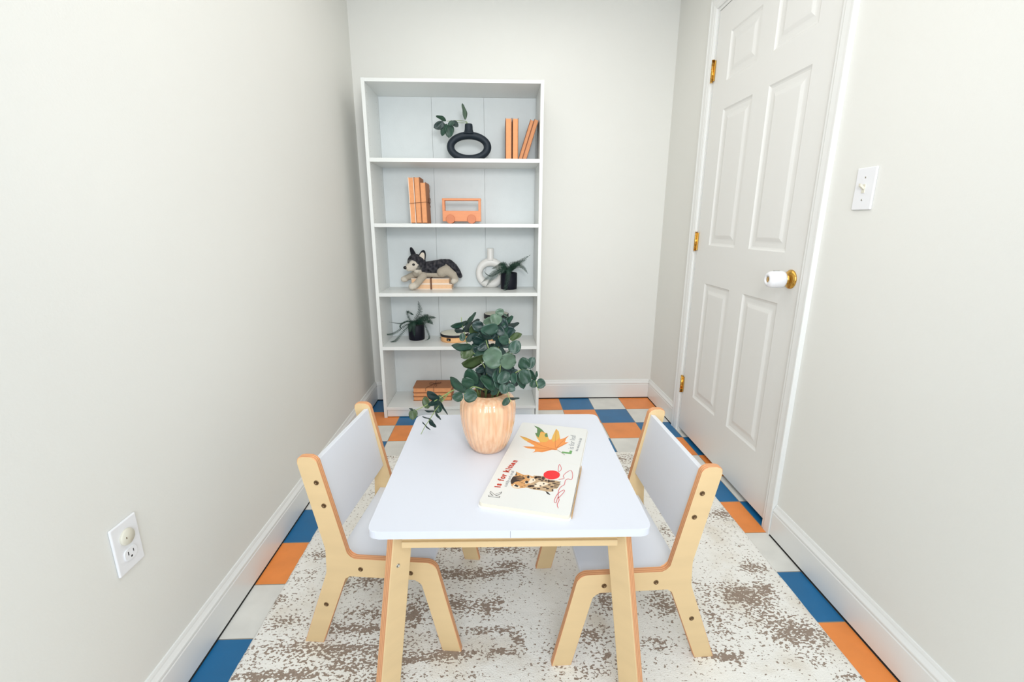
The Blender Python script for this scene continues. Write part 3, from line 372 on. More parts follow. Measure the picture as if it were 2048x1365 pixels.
# ------------------------------------------------------------------ switch and outlet
sw = empty('light_switch', (XR, -1.584, 1.243), 0, 'white wall plate with an ivory toggle switch, on the wall right of the door', 'light switch')
def plate(name, x0, x1, par):
    bm = bmesh.new(); bx(bm, min(x0, x1), max(x0, x1), -.035, .035, -.0575, .0575, bev=.003, seg=3); return obj(name, bm, 'plastic', par)
plate('wall_plate', -.006, .0, sw)
bm = bmesh.new(); bx(bm, -.0075, -.005, -.0055, .0055, -.012, .012, bev=.0006); tg = obj('toggle_surround', bm, 'ivory', sw)
bm = bmesh.new(); bx(bm, -.020, -.006, -.004, .004, -.004, .004, bev=.0012)
for v in bm.verts: v.co.z += (-v.co.x-.006)*.75
obj('toggle', bm, 'ivory', tg)
def screw(par, loc, axis='x', r=.0028, m_='steel', slot=True):
    bm = bmesh.new(); lathe(bm, [(r, -.0012), (r, .0002), (r*.7, .0007), (.0001, .0008)], 18)
    if axis == 'x-':
        for v in bm.verts: v.co = Vector((-v.co.z, v.co.x, v.co.y))
    elif axis == 'x+':
        for v in bm.verts: v.co = Vector((v.co.z, v.co.x, v.co.y))
    o = obj('screw', bm, m_, par); o.location = loc; return o
for z in (.0305, -.0305): screw(sw, (-.0062, 0, z), 'x-')
ou = empty('power_outlet', (XL, -2.024, .467), 0, 'white outlet low on the left wall with a round safety cover in one socket', 'outlet')
plate('wall_plate', 0, .006, ou)
rec = fillet([(-.0165, -.0135, .010), (.0165, -.0135, .010), (.0165, .0135, .010), (-.0165, .0135, .010)])
bm = bmesh.new(); extrude_loop(bm, rec, lambda a, b_, t: Vector((t, a, b_-.0205)), .004, .0085, 0, 0, bev=.0006); sk = obj('socket', bm, 'plastic', ou)
bm = bmesh.new(); bx(bm, .0080, .0087, -.0082, -.0060, -.0215, -.0130); bx(bm, .0080, .0087, .0058, .0078, -.0205, -.0140)
for i in range(1): tube(bm, [(.0080, 0, -.0275), (.0087, 0, -.0275)], .0024, 14)
obj('socket_slots', bm, 'black', sk)
bm = bmesh.new(); lathe(bm, [(.018, .004), (.018, .009), (.0165, .0115), (.0001, .012)], 36)
for v in bm.verts: v.co = Vector((v.co.z, v.co.x, v.co.y+.0205))
pc = obj('plug_cover', bm, 'ivory', ou, smooth=False); pc['label'] = 'round translucent safety cover'
bm = bmesh.new(); bx(bm, .0115, .0125, -.0075, -.0058, .019, .0235, bev=.0004); obj('finger_notch', bm, 'stem' if 0 else 'bronze', pc)

# ------------------------------------------------------------------ rug
RX0, RX1, RY0, RY1, RZ = -1.727, -.086, -.779, -3.05, .011
rm = bpy.data.materials.new('shag_rug'); rm.use_nodes = True; N = rm.node_tree.nodes; L = rm.node_tree.links; b = N['Principled BSDF']
b.inputs['Roughness'].default_value = .95; b.inputs['Specular IOR Level'].default_value = .1
b.inputs['Sheen Weight'].default_value = .15
tc = node('ShaderNodeTexCoord'); at = node('ShaderNodeAttribute', attribute_name='worn')
n1 = node('ShaderNodeTexNoise'); n1.inputs['Scale'].default_value = 150; n1.inputs['Detail'].default_value = 1.5; n1.inputs['Roughness'].default_value = .55
mp = node('ShaderNodeMapping'); mp.inputs['Scale'].default_value = (.75, 1.15, 1); L.new(tc.outputs['Object'], mp.inputs[0]); L.new(mp.outputs[0], n1.inputs['Vector'])
# pattern: fine noise above a threshold that falls where 'worn' is high
th = mth('SUBTRACT', .68, mth('MULTIPLY', at.outputs['Fac'], .26))
d_ = mth('SUBTRACT', n1.outputs[0], th)
mr = node('ShaderNodeMapRange'); mr.inputs[1].default_value = -.012; mr.inputs[2].default_value = .022; L.new(d_, mr.inputs[0])
n2 = node('ShaderNodeTexNoise'); n2.inputs['Scale'].default_value = 6; n2.inputs['Detail'].default_value = 5; L.new(tc.outputs['Object'], n2.inputs['Vector'])
cl = node('ShaderNodeMapRange'); cl.inputs[1].default_value = .52; cl.inputs[2].default_value = .68; L.new(n2.outputs[0], cl.inputs[0])
base = mixc(mth('MULTIPLY', cl.outputs[0], .7), (250, 247, 240), (230, 220, 204))
n3 = node('ShaderNodeTexNoise'); n3.inputs['Scale'].default_value = 300; L.new(tc.outputs['Object'], n3.inputs['Vector'])
br = mixc(n3.outputs[0], (110, 88, 74), (176, 154, 134))
L.new(mixc(mth('MULTIPLY', mr.outputs[0], .92), base, br), b.inputs['Base Color'])
n4 = node('ShaderNodeTexNoise'); n4.inputs['Scale'].default_value = 260; n4.inputs['Detail'].default_value = 5; L.new(tc.outputs['Object'], n4.inputs['Vector'])
bp = node('ShaderNodeBump'); bp.inputs['Strength'].default_value = .55; bp.inputs['Distance'].default_value = .004; L.new(n4.outputs[0], bp.inputs['Height']); L.new(bp.outputs[0], b.inputs['Normal'])
M['rug'] = rm
nx, ny = 260, 360
acc = {}
for bx_, by_, rx_, ry_, s_ in BLOBS:
    rx_ = max(rx_, .006)*1.15; ry_ = max(ry_, .006)*1.15; sx_ = (RX1-RX0)/nx; sy_ = (RY1-RY0)/ny
    ia, ib = int((bx_-3*rx_-RX0)/sx_), int((bx_+3*rx_-RX0)/sx_); ja, jb = int((by_+3*ry_-RY0)/sy_), int((by_-3*ry_-RY0)/sy_)
    for j in range(max(0, ja), min(ny, jb)+1):
        for i in range(max(0, ia), min(nx, ib)+1):
            q = ((RX0+sx_*i-bx_)/rx_)**2+((RY0+sy_*j-by_)/ry_)**2
            if q < 9: acc[i, j] = acc.get((i, j), 0)+s_*math.exp(-q*.8)
me = bpy.data.meshes.new('area_rug'); vs = []; fs = []; worn = []
for j in range(ny+1):
    for i in range(nx+1):
        x = RX0+(RX1-RX0)*i/nx; y = RY0+(RY1-RY0)*j/ny
        e = min(i, nx-i, j*1.0, ny-j)
        h = RZ if e >= 2 else (0.0005 if e == 0 else RZ*.8)
        p = Vector((x*60, y*60, 0)); h += noise.noise(p)*.0011*(e > 0)+noise.noise(Vector((x*9, y*9, 3)))*.0012*(e > 0)
        ex = noise.noise(Vector((x*40, y*40, 9)))*.002 if e == 0 else 0
        vs.append((x+(ex if i in (0, nx) else 0), y+(ex if j in (0, ny) else 0), h))
        wv = acc.get((i, j), 0)
        # horizontal streaks, stronger towards the left front, and a generic scatter
        st_ = noise.noise(Vector((x*3.2, y*26, 1.7))); cl_ = noise.noise(Vector((x*4, y*5, 7.7)))
        left = max(0, min(1, (-.95-x)/.5)); front = max(0, min(1, (-1.25-y)/.4))
        wv += max(0, st_)*.7*(.3+.7*left)*(.4+.6*front)+.25*max(0, cl_)+.02+.10*left*front
        worn.append(max(0, min(1.15, wv)))
for j in range(ny):
    for i in range(nx):
        a = j*(nx+1)+i; fs.append((a, a+nx+1, a+nx+2, a+1))
me.from_pydata(vs, [], fs); me.update()
for p in me.polygons: p.use_smooth = True
at_ = me.attributes.new('worn', 'FLOAT', 'POINT'); at_.data.foreach_set('value', worn)
rug = link('area_rug', me, 'rug'); tag(rug, 'cream and brown distressed shag rug under the small table', 'rug')

# ------------------------------------------------------------------ bookcase
bc = empty('bookcase', (-1.2447, -.30, 0), 0, 'tall white open bookcase with five compartments against the back wall', 'bookcase')
X0, X1 = -.4697, .4697; BY0, BY1 = 0.005, .293; BH = 1.8685; TH = .018
def bpart(name, b_, m_='shelf', bev=.0008): return BX(name, b_, m_, bc, bev)
bpart('side_panel', (X0, X0+TH, BY0, BY1, 0, BH), 'drilled'); bpart('side_panel', (X1-TH, X1, BY0, BY1, 0, BH), 'drilled')
bpart('top_panel', (X0+TH, X1-TH, BY0, BY1, BH-TH, BH-.001))
SH = {1: 1.486, 2: 1.148, 3: .763, 4: .446}
for k_ in SH: bpart('shelf', (X0+TH, X1-TH, BY0+.003, BY1-.006, SH[k_]-.020, SH[k_]))
bpart('bottom_shelf', (X0+TH+.0006, X1-TH-.0006, BY0+.002, BY1-.006, .049, .067))
bpart('plinth', (X0+TH+.001, X1-TH-.004, BY0+.010, BY0+.026, 0.004, .0475))
w3 = (X1-X0-2*TH)/3
for i in range(3): bpart('back_panel', (X0+TH+w3*i+.0006, X0+TH+w3*(i+1)-.0006, BY1-.006, BY1-.002, .049, BH-TH-.0005), 'backing', 0)
# ------------------------------------------------------------------ table
tb = empty('childrens_table', (-1.0, -1.735, RZ), R(-.9), 'small white topped table with plywood legs in the middle of the rug', 'table')
TW, TD = .311, .3125; TT = .500-RZ
def frame(u_, v_, t_): return Vector((u_, v_, t_))
loop = fillet([(-TW, -TD, .026), (TW, -TD, .026), (TW, TD, .026), (-TW, TD, .026)])
bm = bmesh.new(); extrude_loop(bm, loop, frame, TT-.019, TT, 0, 0, bev=.0015); top = obj('tabletop', bm, 'tabletop', tb)
BX('panel_seam', (-.0004, .0004, -TD-.0002, -TD+.0006, TT-.018, TT-.002), 'p_grey', top, bev=0)
# legs: plywood boards set on the diagonals, splayed outwards
for sx in (-1, 1):
    for sy in (-1, 1):
        d = Vector((sx, sy, 0)).normalized(); n = Vector((-d.y, d.x, 0))
        topc = Vector((sx*.268, sy*.268, TT-.020)); botc = topc+d*.074; botc.z = 0
        bm = bmesh.new(); w0, w1, t = .052, .056, .0125
        vsq = []
        for c, w_ in ((topc, w0), (botc, w1)):
            for a, q in ((0, -t), (0, t), (-w_, t), (-w_, -t)):
                vsq.append(bm.verts.new(c+d*a+n*q))
        v8 = vsq
        f = bm.faces.new(v8[0:4]); f.material_index = 0; f = bm.faces.new(v8[4:8][::-1])
        for i in range(4):
            f = bm.faces.new((v8[i], v8[4+i], v8[4+(i+1) % 4], v8[(i+1) % 4])); f.material_index = 1 if i in (0, 2) else 0
        bmesh.ops.bevel(bm, geom=bm.edges[:], offset=.002, segments=2, affect='EDGES', profile=.5)
        # stripe axis: use an object whose local y is the board thickness
        o = obj('leg', bm, ['ply', 'edgeY'], tb)
        ang = math.atan2(d.y, d.x)
        o.data.transform(Matrix.Rotation(-ang, 4, 'Z')); o.rotation_euler = (0, 0, ang)
        if sx < 0 and sy < 0:
            bm = bmesh.new(); lathe(bm, [(.0048, -.001), (.0048, .0004), (.0042, .0008), (.0028, .0008), (.0028, -.0002), (.0001, -.0002)], 20)
            for v in bm.verts: v.co = Vector((v.co.x, -v.co.z, v.co.y)) if False else Vector((v.co.x, v.co.z, v.co.y))
            lt = topc.xy.length
            sc_ = obj('screw', bm, 'steel', o); sc_.location = (lt-.015+.012, .0130, TT-.118)
            sc_['label'] = 'pale screw head'
for (x0, x1, y0, y1, s) in ((-.243, .243, -.279, -.263, -1), (-.243, .243, .263, .279, 1), (-.279, -.263, -.240, .240, 0), (.263, .279, -.240, .240, 2)):
    bm = bmesh.new(); bx(bm, x0, x1, y0, y1, TT-.060, TT-.0195, bev=.001)
    e = .007
    a_ = {-1: (x0, x1, y0-e, y0-.0002), 1: (x0, x1, y1+.0002, y1+e), 0: (x0-e, x0-.0002, y0, y1), 2: (x1+.0002, x1+e, y0, y1)}[s]
    bx(bm, *a_, TT-.063, TT-.048, bev=.0012)
    obj('apron', bm, 'ply', tb)

# ------------------------------------------------------------------ chairs: local +x = towards the back rest, panels at y=0 and y=W
PROFILE = [(0, 0, 0), (.052, 0, 0), (.103, .226, .024), (.303, .226, .016), (.388, 0, 0), (.441, 0, 0), (.356, .235, .06), (.352, .305, .10), (.404, .571, .016), (.352, .571, .02), (.292, .281, .026), (.062, .281, .030)]
def make_chair(name, label):
    c = empty(name, (0, 0, 0), 0, label, 'chair'); W_ = .372; t = .018
    lp = fillet(PROFILE)
    for y0, s in ((0, 1), (W_-t, -1)):
        bm = bmesh.new(); extrude_loop(bm, lp, lambda a, b_, q: Vector((a, q, b_)), 0, t, 0, 1, bev=.0018)
        o = obj('side_panel', bm, ['ply', 'edgeY'], c, (0, y0, 0))
        fy = -.0001 if s == 1 else t+.0001
        for (a, b_) in ((.343, .436), (.356, .501), (.262, .250), (.128, .247), (.367, .131)):
            bm = bmesh.new(); lathe(bm, [(.0065, -.001), (.0065, .0006), (.0058, .0012), (.0036, .0012), (.0033, .0002), (.0001, .0002)], 22)
            for v in bm.verts: v.co = Vector((v.co.x, (-1 if s == 1 else 1)*v.co.z, v.co.y))
            obj('bolt', bm, 'bronze', o, (a, fy, b_))
    bm = bmesh.new(); bx(bm, .072, .335, t, W_-t, .255, .270, bev=.0012); obj('seat', bm, 'seat', c)
    bm = bmesh.new(); bx(bm, -.0075, .0075, t, W_-t, -.103, .103, bev=.0015)
    rot = Matrix.Rotation(math.atan2(.052, .266+.02), 4, 'Y')
    for v in bm.verts: v.co = (rot @ v.co)+Vector((.344, 0, .452))
    obj('backrest', bm, 'seat', c)
    bm = bmesh.new(); bx(bm, .357, .377, t, W_-t, .112, .150, bev=.001); obj('stretcher', bm, 'ply', c)
    return c
cr = make_chair('childrens_chair', 'small white and plywood chair at the right of the table, nearest the door')
cr.location = (-.892, -1.950, RZ-.001); cr.rotation_euler = (0, 0, R(1.8))
# the left chair faces the other way: a copy mirrored by turning it half round
cl_ = cr.copy(); COL.objects.link(cl_); cl_.name = 'childrens_chair.001'
for ch in list(cr.children):
    a = ch.copy(); COL.objects.link(a); a.parent = cl_
    for g_ in ch.children: q = g_.copy(); COL.objects.link(q); q.parent = a
cl_['label'] = 'small white and plywood chair at the left of the table, by the outlet wall'
al = math.pi-math.atan2(.047, .430)
cl_.rotation_euler = (0, 0, al)
# its near panel is the one at local y=W, so shift the origin across by W
nd = Vector((-math.sin(al), math.cos(al)))
cl_.location = (-1.133-nd.x*.372, -1.900-nd.y*.372, RZ-.001)
# ------------------------------------------------------------------ leaves and fronds
def leaf_bm(bm, base, tip, wid, turn=None, cup=.12, blunt=.0, flip=1):
    """a cupped oval blade from base to tip; wid = width seen from the front; turn = seed"""
    base = Vector(base); tip = Vector(tip); ax = tip-base; Ln = ax.length; ax.normalize()
    view = Vector((0, -1, .28)).normalized()
    side = ax.cross(view).normalized(); nrm = side.cross(ax).normalized()
    wid = wid*1.14; true_w = max(wid, min(Ln*.66, wid*2.2)); c = min(1, wid/true_w); a = math.acos(c)*flip
    side2 = side*math.cos(a)+nrm*math.sin(a); n2 = side2.cross(ax).normalized()
    nu, nv = 10, 6; g = []
    for i in range(nu+1):
        s = i/nu; hw = true_w/2*(math.sin(math.pi*s**(.84+blunt))**.52 if 0 < s < 1 else 0)
        row = []
        for j in range(nv+1):
            q = j/nv*2-1
            z = cup*true_w*(q*q-.3)*(.4+.6*math.sin(math.pi*s))+.10*Ln*(s*s)*-.5+.04*true_w*math.sin(s*9+q*4)
            row.append(base+ax*(Ln*s)+side2*(hw*q)+n2*z)
        g.append(row)
    V = [[bm.verts.new(p) for p in r] for r in g]
    th = n2*-.0006
    W2 = [[bm.verts.new(p+th) for p in r] for r in g]
    for i in range(nu):
        for j in range(nv):
            f = bm.faces.new((V[i][j], V[i+1][j], V[i+1][j+1], V[i][j+1])); f.smooth = True
            f = bm.faces.new((W2[i][j], W2[i][j+1], W2[i+1][j+1], W2[i+1][j])); f.smooth = True
    for j in (0, nv):
        for i in range(nu): bm.faces.new((V[i][j], W2[i][j], W2[i+1][j], V[i+1][j]))
def frond(par, pts, w0, dens=1.0, m_='fern', seed=0, start=.12):
    """fern frond: curved rib with pairs of small tapered leaflets; tapers to the tip"""
    rnd = random.Random(seed); P = spline(pts, 10); bm = bmesh.new(); k = len(P)
    tube(bm, P, [.0016*(1-.6*i/k) for i in range(k)], 5)
    tot = sum((P[i+1]-P[i]).length for i in range(k-1)); n = max(8, int(tot/.0056*dens))
    for q in range(n):
        s = start+(1-start)*q/n; f = s*(k-1); i = min(int(f), k-2); p = P[i].lerp(P[i+1], f-i); t = (P[i+1]-P[i]).normalized()
        side = t.cross(Vector((0, -.8, .5)))
        if side.length < .1: side = Vector((1, 0, 0))
        side.normalize(); nn = side.cross(t).normalized()
        ln = w0*(math.sin(math.pi*min(1, .18+.82*s))**.7)*(1.0 if s < .93 else .5)
        for sg in (-1, 1):
            d = (side*sg+t*(.35+rnd.uniform(-.1, .1))-nn*rnd.uniform(.0, .35)).normalized(); e = t*.0017
            a = p; c = p+d*ln
            v = [bm.verts.new(a-e), bm.verts.new(a+e), bm.verts.new(a.lerp(c, .7)+e*.8), bm.verts.new(c), bm.verts.new(a.lerp(c, .7)-e*.8)]
            up_ = nn*.0006; v2 = [bm.verts.new(x.co+up_) for x in v]
            bm.faces.new(v); bm.faces.new(v2[::-1])
            for z in range(5): bm.faces.new((v[z], v2[z], v2[(z+1) % 5], v[(z+1) % 5]))
    return obj('frond', bm, m_, par)
def local(par, p): return Vector(p)-Vector(par.location)

# ------------------------------------------------------------------ vase with eucalyptus on the table
TZ = .5
vs_o = empty('ribbed_vase', (-1.058, -1.662, TZ), 0, 'glossy peach ribbed ceramic vase holding eucalyptus on the white table', 'vase')
def rib(a, z): return .0016*abs(math.cos(a*15))**.6*(1 if .012 < z < .170 else 0)
prof_v = [(.0001, 0), (.044, 0), (.0475, .002), (.0555, .015), (.064, .035), (.071, .058), (.0765, .085), (.0792, .112), (.0795, .133), (.0777, .149), (.072, .160), (.063, .1675), (.054, .1715), (.049, .1735), (.0465, .174), (.0445, .172), (.047, .164), (.058, .155), (.068, .14), (.070, .12), (.066, .08), (.05, .02), (.0001, .012)]
vm = mat('peach_glaze', (228, 180, 142), .16, bump=.08, bscale=30, coat=.6)
N = vm.node_tree.nodes; L = vm.node_tree.links; b = N['Principled BSDF']
tc = N.new('ShaderNodeTexCoord'); mp = N.new('ShaderNodeMapping'); mp.inputs['Scale'].default_value = (90, 90, 7); L.new(tc.outputs['Object'], mp.inputs[0])
nn_ = N.new('ShaderNodeTexNoise'); nn_.inputs['Scale'].default_value = 1; nn_.inputs['Detail'].default_value = 4; L.new(mp.outputs[0], nn_.inputs['Vector'])
cr_ = N.new('ShaderNodeValToRGB'); L.new(nn_.outputs[0], cr_.inputs[0]); cr_.color_ramp.elements[0].position = .38; cr_.color_ramp.elements[1].position = .62
cr_.color_ramp.elements[0].color = (*lin((228, 174, 134)), 1); cr_.color_ramp.elements[1].color = (*lin((240, 198, 160)), 1); L.new(cr_.outputs[0], b.inputs['Base Color'])
M['glaze'] = vm
bm = bmesh.new(); lathe(bm, prof_v, 180, rib=rib); obj('vase_body', bm, 'glaze', vs_o)
eu = empty('eucalyptus_spray', (-1.058, -1.662, TZ+.02), 0, 'bunch of dark green eucalyptus branches standing in the peach vase', 'plant')
for i, s in enumerate(STEMS):
    pts = [local(eu, p) for p in s]
    root = Vector((.012*math.cos(i*2.1), .012*math.sin(i*2.1), 0.004)); neck = Vector((.030*math.cos(i*.7+3.2) if i < 8 else -.03, .02*math.sin(i), .152))
    if i != 9: pts = [root, neck]+[p for p in pts[1:]]
    P = spline(pts, 6); bm = bmesh.new(); tube(bm, P, [.0021-.0012*j/len(P) for j in range(len(P))], 7); obj('stem', bm, 'stem', eu)
for i, (bx_, by_, bz_, tx_, ty_, tz_, w_, tn) in enumerate(LEAVES):
    bm = bmesh.new(); b0 = local(eu, (bx_, by_, bz_)); t0 = local(eu, (tx_, ty_, tz_))
    b0 = b0-(t0-b0)*.04
    leaf_bm(bm, b0, t0, w_, cup=.14, flip=1 if i % 2 else -1)
    obj('leaf', bm, 'leaf%d' % int(tn), eu)
rnd = random.Random(4)
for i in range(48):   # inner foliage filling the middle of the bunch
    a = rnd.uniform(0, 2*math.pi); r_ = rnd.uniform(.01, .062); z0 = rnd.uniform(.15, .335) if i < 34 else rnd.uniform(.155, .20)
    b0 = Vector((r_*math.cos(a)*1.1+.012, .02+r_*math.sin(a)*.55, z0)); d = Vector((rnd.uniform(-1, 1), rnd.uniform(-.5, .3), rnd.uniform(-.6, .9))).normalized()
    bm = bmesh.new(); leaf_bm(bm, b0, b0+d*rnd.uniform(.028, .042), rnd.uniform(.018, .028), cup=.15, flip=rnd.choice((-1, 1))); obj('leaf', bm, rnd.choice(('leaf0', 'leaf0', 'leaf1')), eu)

# ------------------------------------------------------------------ open board book on the table
bk = empty('open_board_book', (-.910, -1.767, TZ), R(74), 'open board book with kitten and autumn leaf pages on the white table', 'book')
# local u along +x (text direction), v across: page down = -y
HL, HW = .233, .1065
def rl(x0, x1, y0, y1, r): return fillet([(x0, y0, r), (x1, y0, r), (x1, y1, r), (x0, y1, r)])
for k_, (u0, u1) in enumerate(((-HL, -.0004), (.0004, HL))):
    rr = .011
    def pg(u0, u1, g_, ro):
        if u1 < .01: return fillet([(u0-g_, -HW-g_, ro), (u1, -HW-g_, 0), (u1, HW+g_, 0), (u0-g_, HW+g_, ro)])
        return fillet([(u0, -HW-g_, 0), (u1+g_, -HW-g_, ro), (u1+g_, HW+g_, ro), (u0, HW+g_, 0)])
    hh = .0125 if k_ == 0 else .0115
    bm = bmesh.new(); extrude_loop(bm, pg(u0, u1, .0028, rr), lambda a, b_, t: Vector((a, b_, t)), 0, .0042, 0, 0, bev=.0008); obj('cover', bm, 'bookcover', bk)
    bm = bmesh.new(); extrude_loop(bm, pg(u0, u1, 0, rr), lambda a, b_, t: Vector((a, b_, t)), .0042, hh, 0, 1, bev=.0006)
    pgo = obj('page_block', bm, ['page', 'pageedge'], bk)
    if k_ == 0:   # tan printed strip along the right hand edge of the kitten half
        bm = bmesh.new(); bx(bm, -HL+.010, -.001, -HW-.0042, -HW-.0026, 0, .0105, bev=.0005); e_ = obj('printed_edge', bm, 'tan', bk); e_['label'] = 'tan printed edge'
PZ = (.0127, .0117)
def flat(name, pts, m_, lvl, par, z0, ht=.00012):
    bm = bmesh.new(); lo = z0+.00012*lvl
    try: extrude_loop(bm, [Vector((p[0], -p[1])) for p in pts], lambda a, b_, t: Vector((a, b_, t)), z0-.0002, lo, 0, 0)
    except ValueError: pass
    return obj(name, bm, m_, par)
kit = flat('kitten_picture', ART[0][2], 'p_fur', 1, bk, .0125)
COLN = {'fur': 'p_fur', 'furhead': 'p_furhead', 'dark': 'p_dark', 'cream': 'p_cream', 'brown': 'p_brown'}
def multi_flat(name, items, par, z0):
    bm = bmesh.new(); ms = []
    for mname, lvl, pts in items:
        if mname not in ms: ms.append(mname)
        ff = bm.faces[:]
        before = set(bm.faces)
        extrude_loop(bm, [Vector((p[0], -p[1])) for p in pts], lambda a, b_, t: Vector((a, b_, t)), z0-.0002, z0+.00012*lvl, 0, 0)
        for f in set(bm.faces)-before: f.material_index = ms.index(mname)
    me = bpy.data.meshes.new(name); bmesh.ops.recalc_face_normals(bm, faces=bm.faces[:]); bm.to_mesh(me); bm.free()
    return link(name, me, ms, par)
bpy.data.objects.remove(kit)
multi_flat('kitten_picture', [(COLN[a], l_, p) for a, l_, p in ART], bk, .0125)
def stroke_poly(pts, w_):
    out = []; P = spline([(p[0], p[1], 0) for p in pts], 5); n = len(P); l1 = []; l2 = []
    for i in range(n):
        t = (P[min(i+1, n-1)]-P[max(i-1, 0)]).normalized(); nn = Vector((-t.y, t.x, 0)); l1.append(P[i]+nn*w_/2); l2.append(P[i]-nn*w_/2)
    return l1, l2
def strokes(name, lists, w_, m_, par, z):
    bm = bmesh.new()
    for pts in lists:
        l1, l2 = stroke_poly(pts, w_)
        a = [bm.verts.new((p.x, -p.y, z)) for p in l1]; c = [bm.verts.new((p.x, -p.y, z)) for p in l2]
        for i in range(len(a)-1): bm.faces.new((a[i], a[i+1], c[i+1], c[i]))
    me = bpy.data.meshes.new(name)
    for f in bm.faces:
        f.normal_update()
        if f.normal.z < 0: f.normal_flip()
    bm.to_mesh(me); bm.free(); return link(name, me, m_, par)
yb = flat('yarn_ball_picture', YARN['ball'], 'p_red', 5, bk, .0125)
strokes('yarn_strand_picture', YARN['s'], .0013, 'p_redline', bk, .0132)
multi_flat('autumn_leaf_picture', [('p_'+a, l_, p) for a, l_, p in LEAFART], bk, .0115)
strokes('leaf_veins', VEINS, .0009, 'p_vein', bk, .01205)
strokes('leaf_stalk', [LEAFSTEM], .0014, 'p_stalk', bk, .01195)
def text(name, body, u0, v0, ang, size, m_, par, z, off=0, sx=1, shear=0):
    c = bpy.data.curves.new(name, 'FONT'); c.body = body; c.size = size; c.offset = off; c.resolution_u = 3; c.extrude = .00005; c.shear = shear
    t = bpy.data.objects.new(name+'_tmp', c); COL.objects.link(t)
    bpy.context.view_layer.update(); dg = bpy.context.evaluated_depsgraph_get()
    me = bpy.data.meshes.new_from_object(t.evaluated_get(dg)); bpy.data.objects.remove(t)
    me.transform(Matrix.Translation((u0, -v0, z)) @ Matrix.Rotation(ang, 4, 'Z') @ Matrix.Scale(sx, 4, (1, 0, 0)))
    me.materials.clear(); return link(name, me, m_, par)
# K outlined, then the red words on a slight arc, then the small grey line
text('letter_k', 'K', -.2035, -.0655, R(3), .036, 'p_outline', bk, .0127, off=.0016)
text('letter_k_inner', 'K', -.2035, -.0655, R(3), .036, 'page', bk, .01285, off=.0003)
words = 'is for kitten'; pos = [0, .38, 1.05, 1.35, 1.75, 2.35, 2.75, 3.2, 3.85, 4.2, 4.6, 5.0, 5.6]
for ch, q in zip(words, pos):
    if ch == ' ': continue
    s = q/5.6; uu = -.160+s*.129; vv = -.0745-.0035*math.sin(math.pi*s)+.0105*s
    text('letter', ch, uu, vv, R(8-22*s*.9)*.6, .0215, 'p_letter', bk, .0128, off=.0011)
text('caption', 'cuddly and small', -.153, -.0598, R(-1), .0120, 'p_grey', bk, .0127, sx=.98)
text('letter_l', 'L', .0545, .0735, R(-2), .034, 'p_greenl', bk, .0118, off=.0022, sx=1.15)
text('caption', 'is for leaf', .085, .0785, R(2), .0235, 'p_grey', bk, .0118, off=-.0002, sx=1.05)
text('caption', 'the wind in the fall', .076, .0915, R(-3), .0115, 'p_grey', bk, .0118)

# ------------------------------------------------------------------ top shelf: ring vase, sprig, four books
S1, S2, S3, S4, S5 = 1.486, 1.148, .763, .446, .067
def ring_vase(name, loc, rx, rz, cz, thick, hole_rx, hole_rz, base_w, neck, m_, label, dep=1.15):
    """hollow ring seen from the front: oval loop of tube, flattened foot, straight neck. cz centre height"""
    e = empty(name, loc, 0, label, 'vase')
    bm = bmesh.new(); n, k = 72, 20; mx = (rx+hole_rx)/2; mz = (rz+hole_rz)/2; rings = []
    for i in range(n):
        a = 2*math.pi*i/n; r_ = []
        ca, sa = math.cos(a), math.sin(a); tx = (rx-hole_rx)/2; tz = (rz-hole_rz)/2
        for j in range(k):
            b_ = 2*math.pi*j/k
            x = ca*(mx+tx*math.cos(b_)); z = sa*(mz+tz*math.cos(b_)); y = thick*math.sin(b_)
            r_.append(bm.verts.new((x, y, max(cz+z, 0.0))))
        rings.append(r_)
    for i in range(n):
        for j in range(k):
            f = bm.faces.new((rings[i][j], rings[(i+1) % n][j], rings[(i+1) % n][(j+1) % k], rings[i][(j+1) % k])); f.smooth = True
    obj('ring_body', bm, m_, e)
    bm = bmesh.new(); lathe(bm, neck, 36); obj('neck', bm, m_, e)
    return e
v = ring_vase('ring_vase', (-1.1745, -.19, S1), .1225, .0790, .0715, .026, .0805, .0400, .19,
    [(.037, .137), (.030, .144), (.0245, .152), (.0222, .162), (.0215, .178), (.0205, .187), (.0185, .189), (.0165, .187), (.0165, .165), (.0001, .163)], 'navy', 'matt black oval ring vase on the top shelf of the bookcase')
sg = empty('leaf_sprig', (-1.176, -.19, S1+.165), 0, 'small grey green leaf sprig in the black ring vase', 'plant')
for s in ([(-1.178, -.19, 1.652), (-1.180, -.19, 1.680), (-1.196, -.195, 1.688), (-1.24, -.20, 1.690), (-1.292, -.20, 1.686)], [(-1.176, -.19, 1.652), (-1.185, -.19, 1.678), (-1.22, -.20, 1.679), (-1.256, -.205, 1.682)], [(-1.177, -.185, 1.652), (-1.182, -.185, 1.675), (-1.192, -.185, 1.692)]):
    bm = bmesh.new(); tube(bm, spline([local(sg, p) for p in s], 6), .0014, 6); obj('stem', bm, 'stem', sg)
for i, (b0, t0, w_, mm) in enumerate([((-1.2956, 1.688), (-1.348, 1.713), .028, 'leaf4'), ((-1.303, 1.674), (-1.363, 1.652), .034, 'leaf0'), ((-1.292, 1.672), (-1.321, 1.611), .036, 'leaf1'), ((-1.272, 1.669), (-1.283, 1.600), .044, 'leaf1'), ((-1.262, 1.684), (-1.2296, 1.655), .028, 'leaf0'), ((-1.248, 1.679), (-1.285, 1.664), .024, 'leaf1'), ((-1.1905, 1.690), (-1.201, 1.769), .020, 'grayleaf')]):
    bm = bmesh.new(); leaf_bm(bm, local(sg, (b0[0], -.198-.004*i, b0[1])), local(sg, (t0[0], -.205-.004*i, t0[1])), w_, flip=1 if i % 2 else -1); obj('leaf', bm, mm, sg)

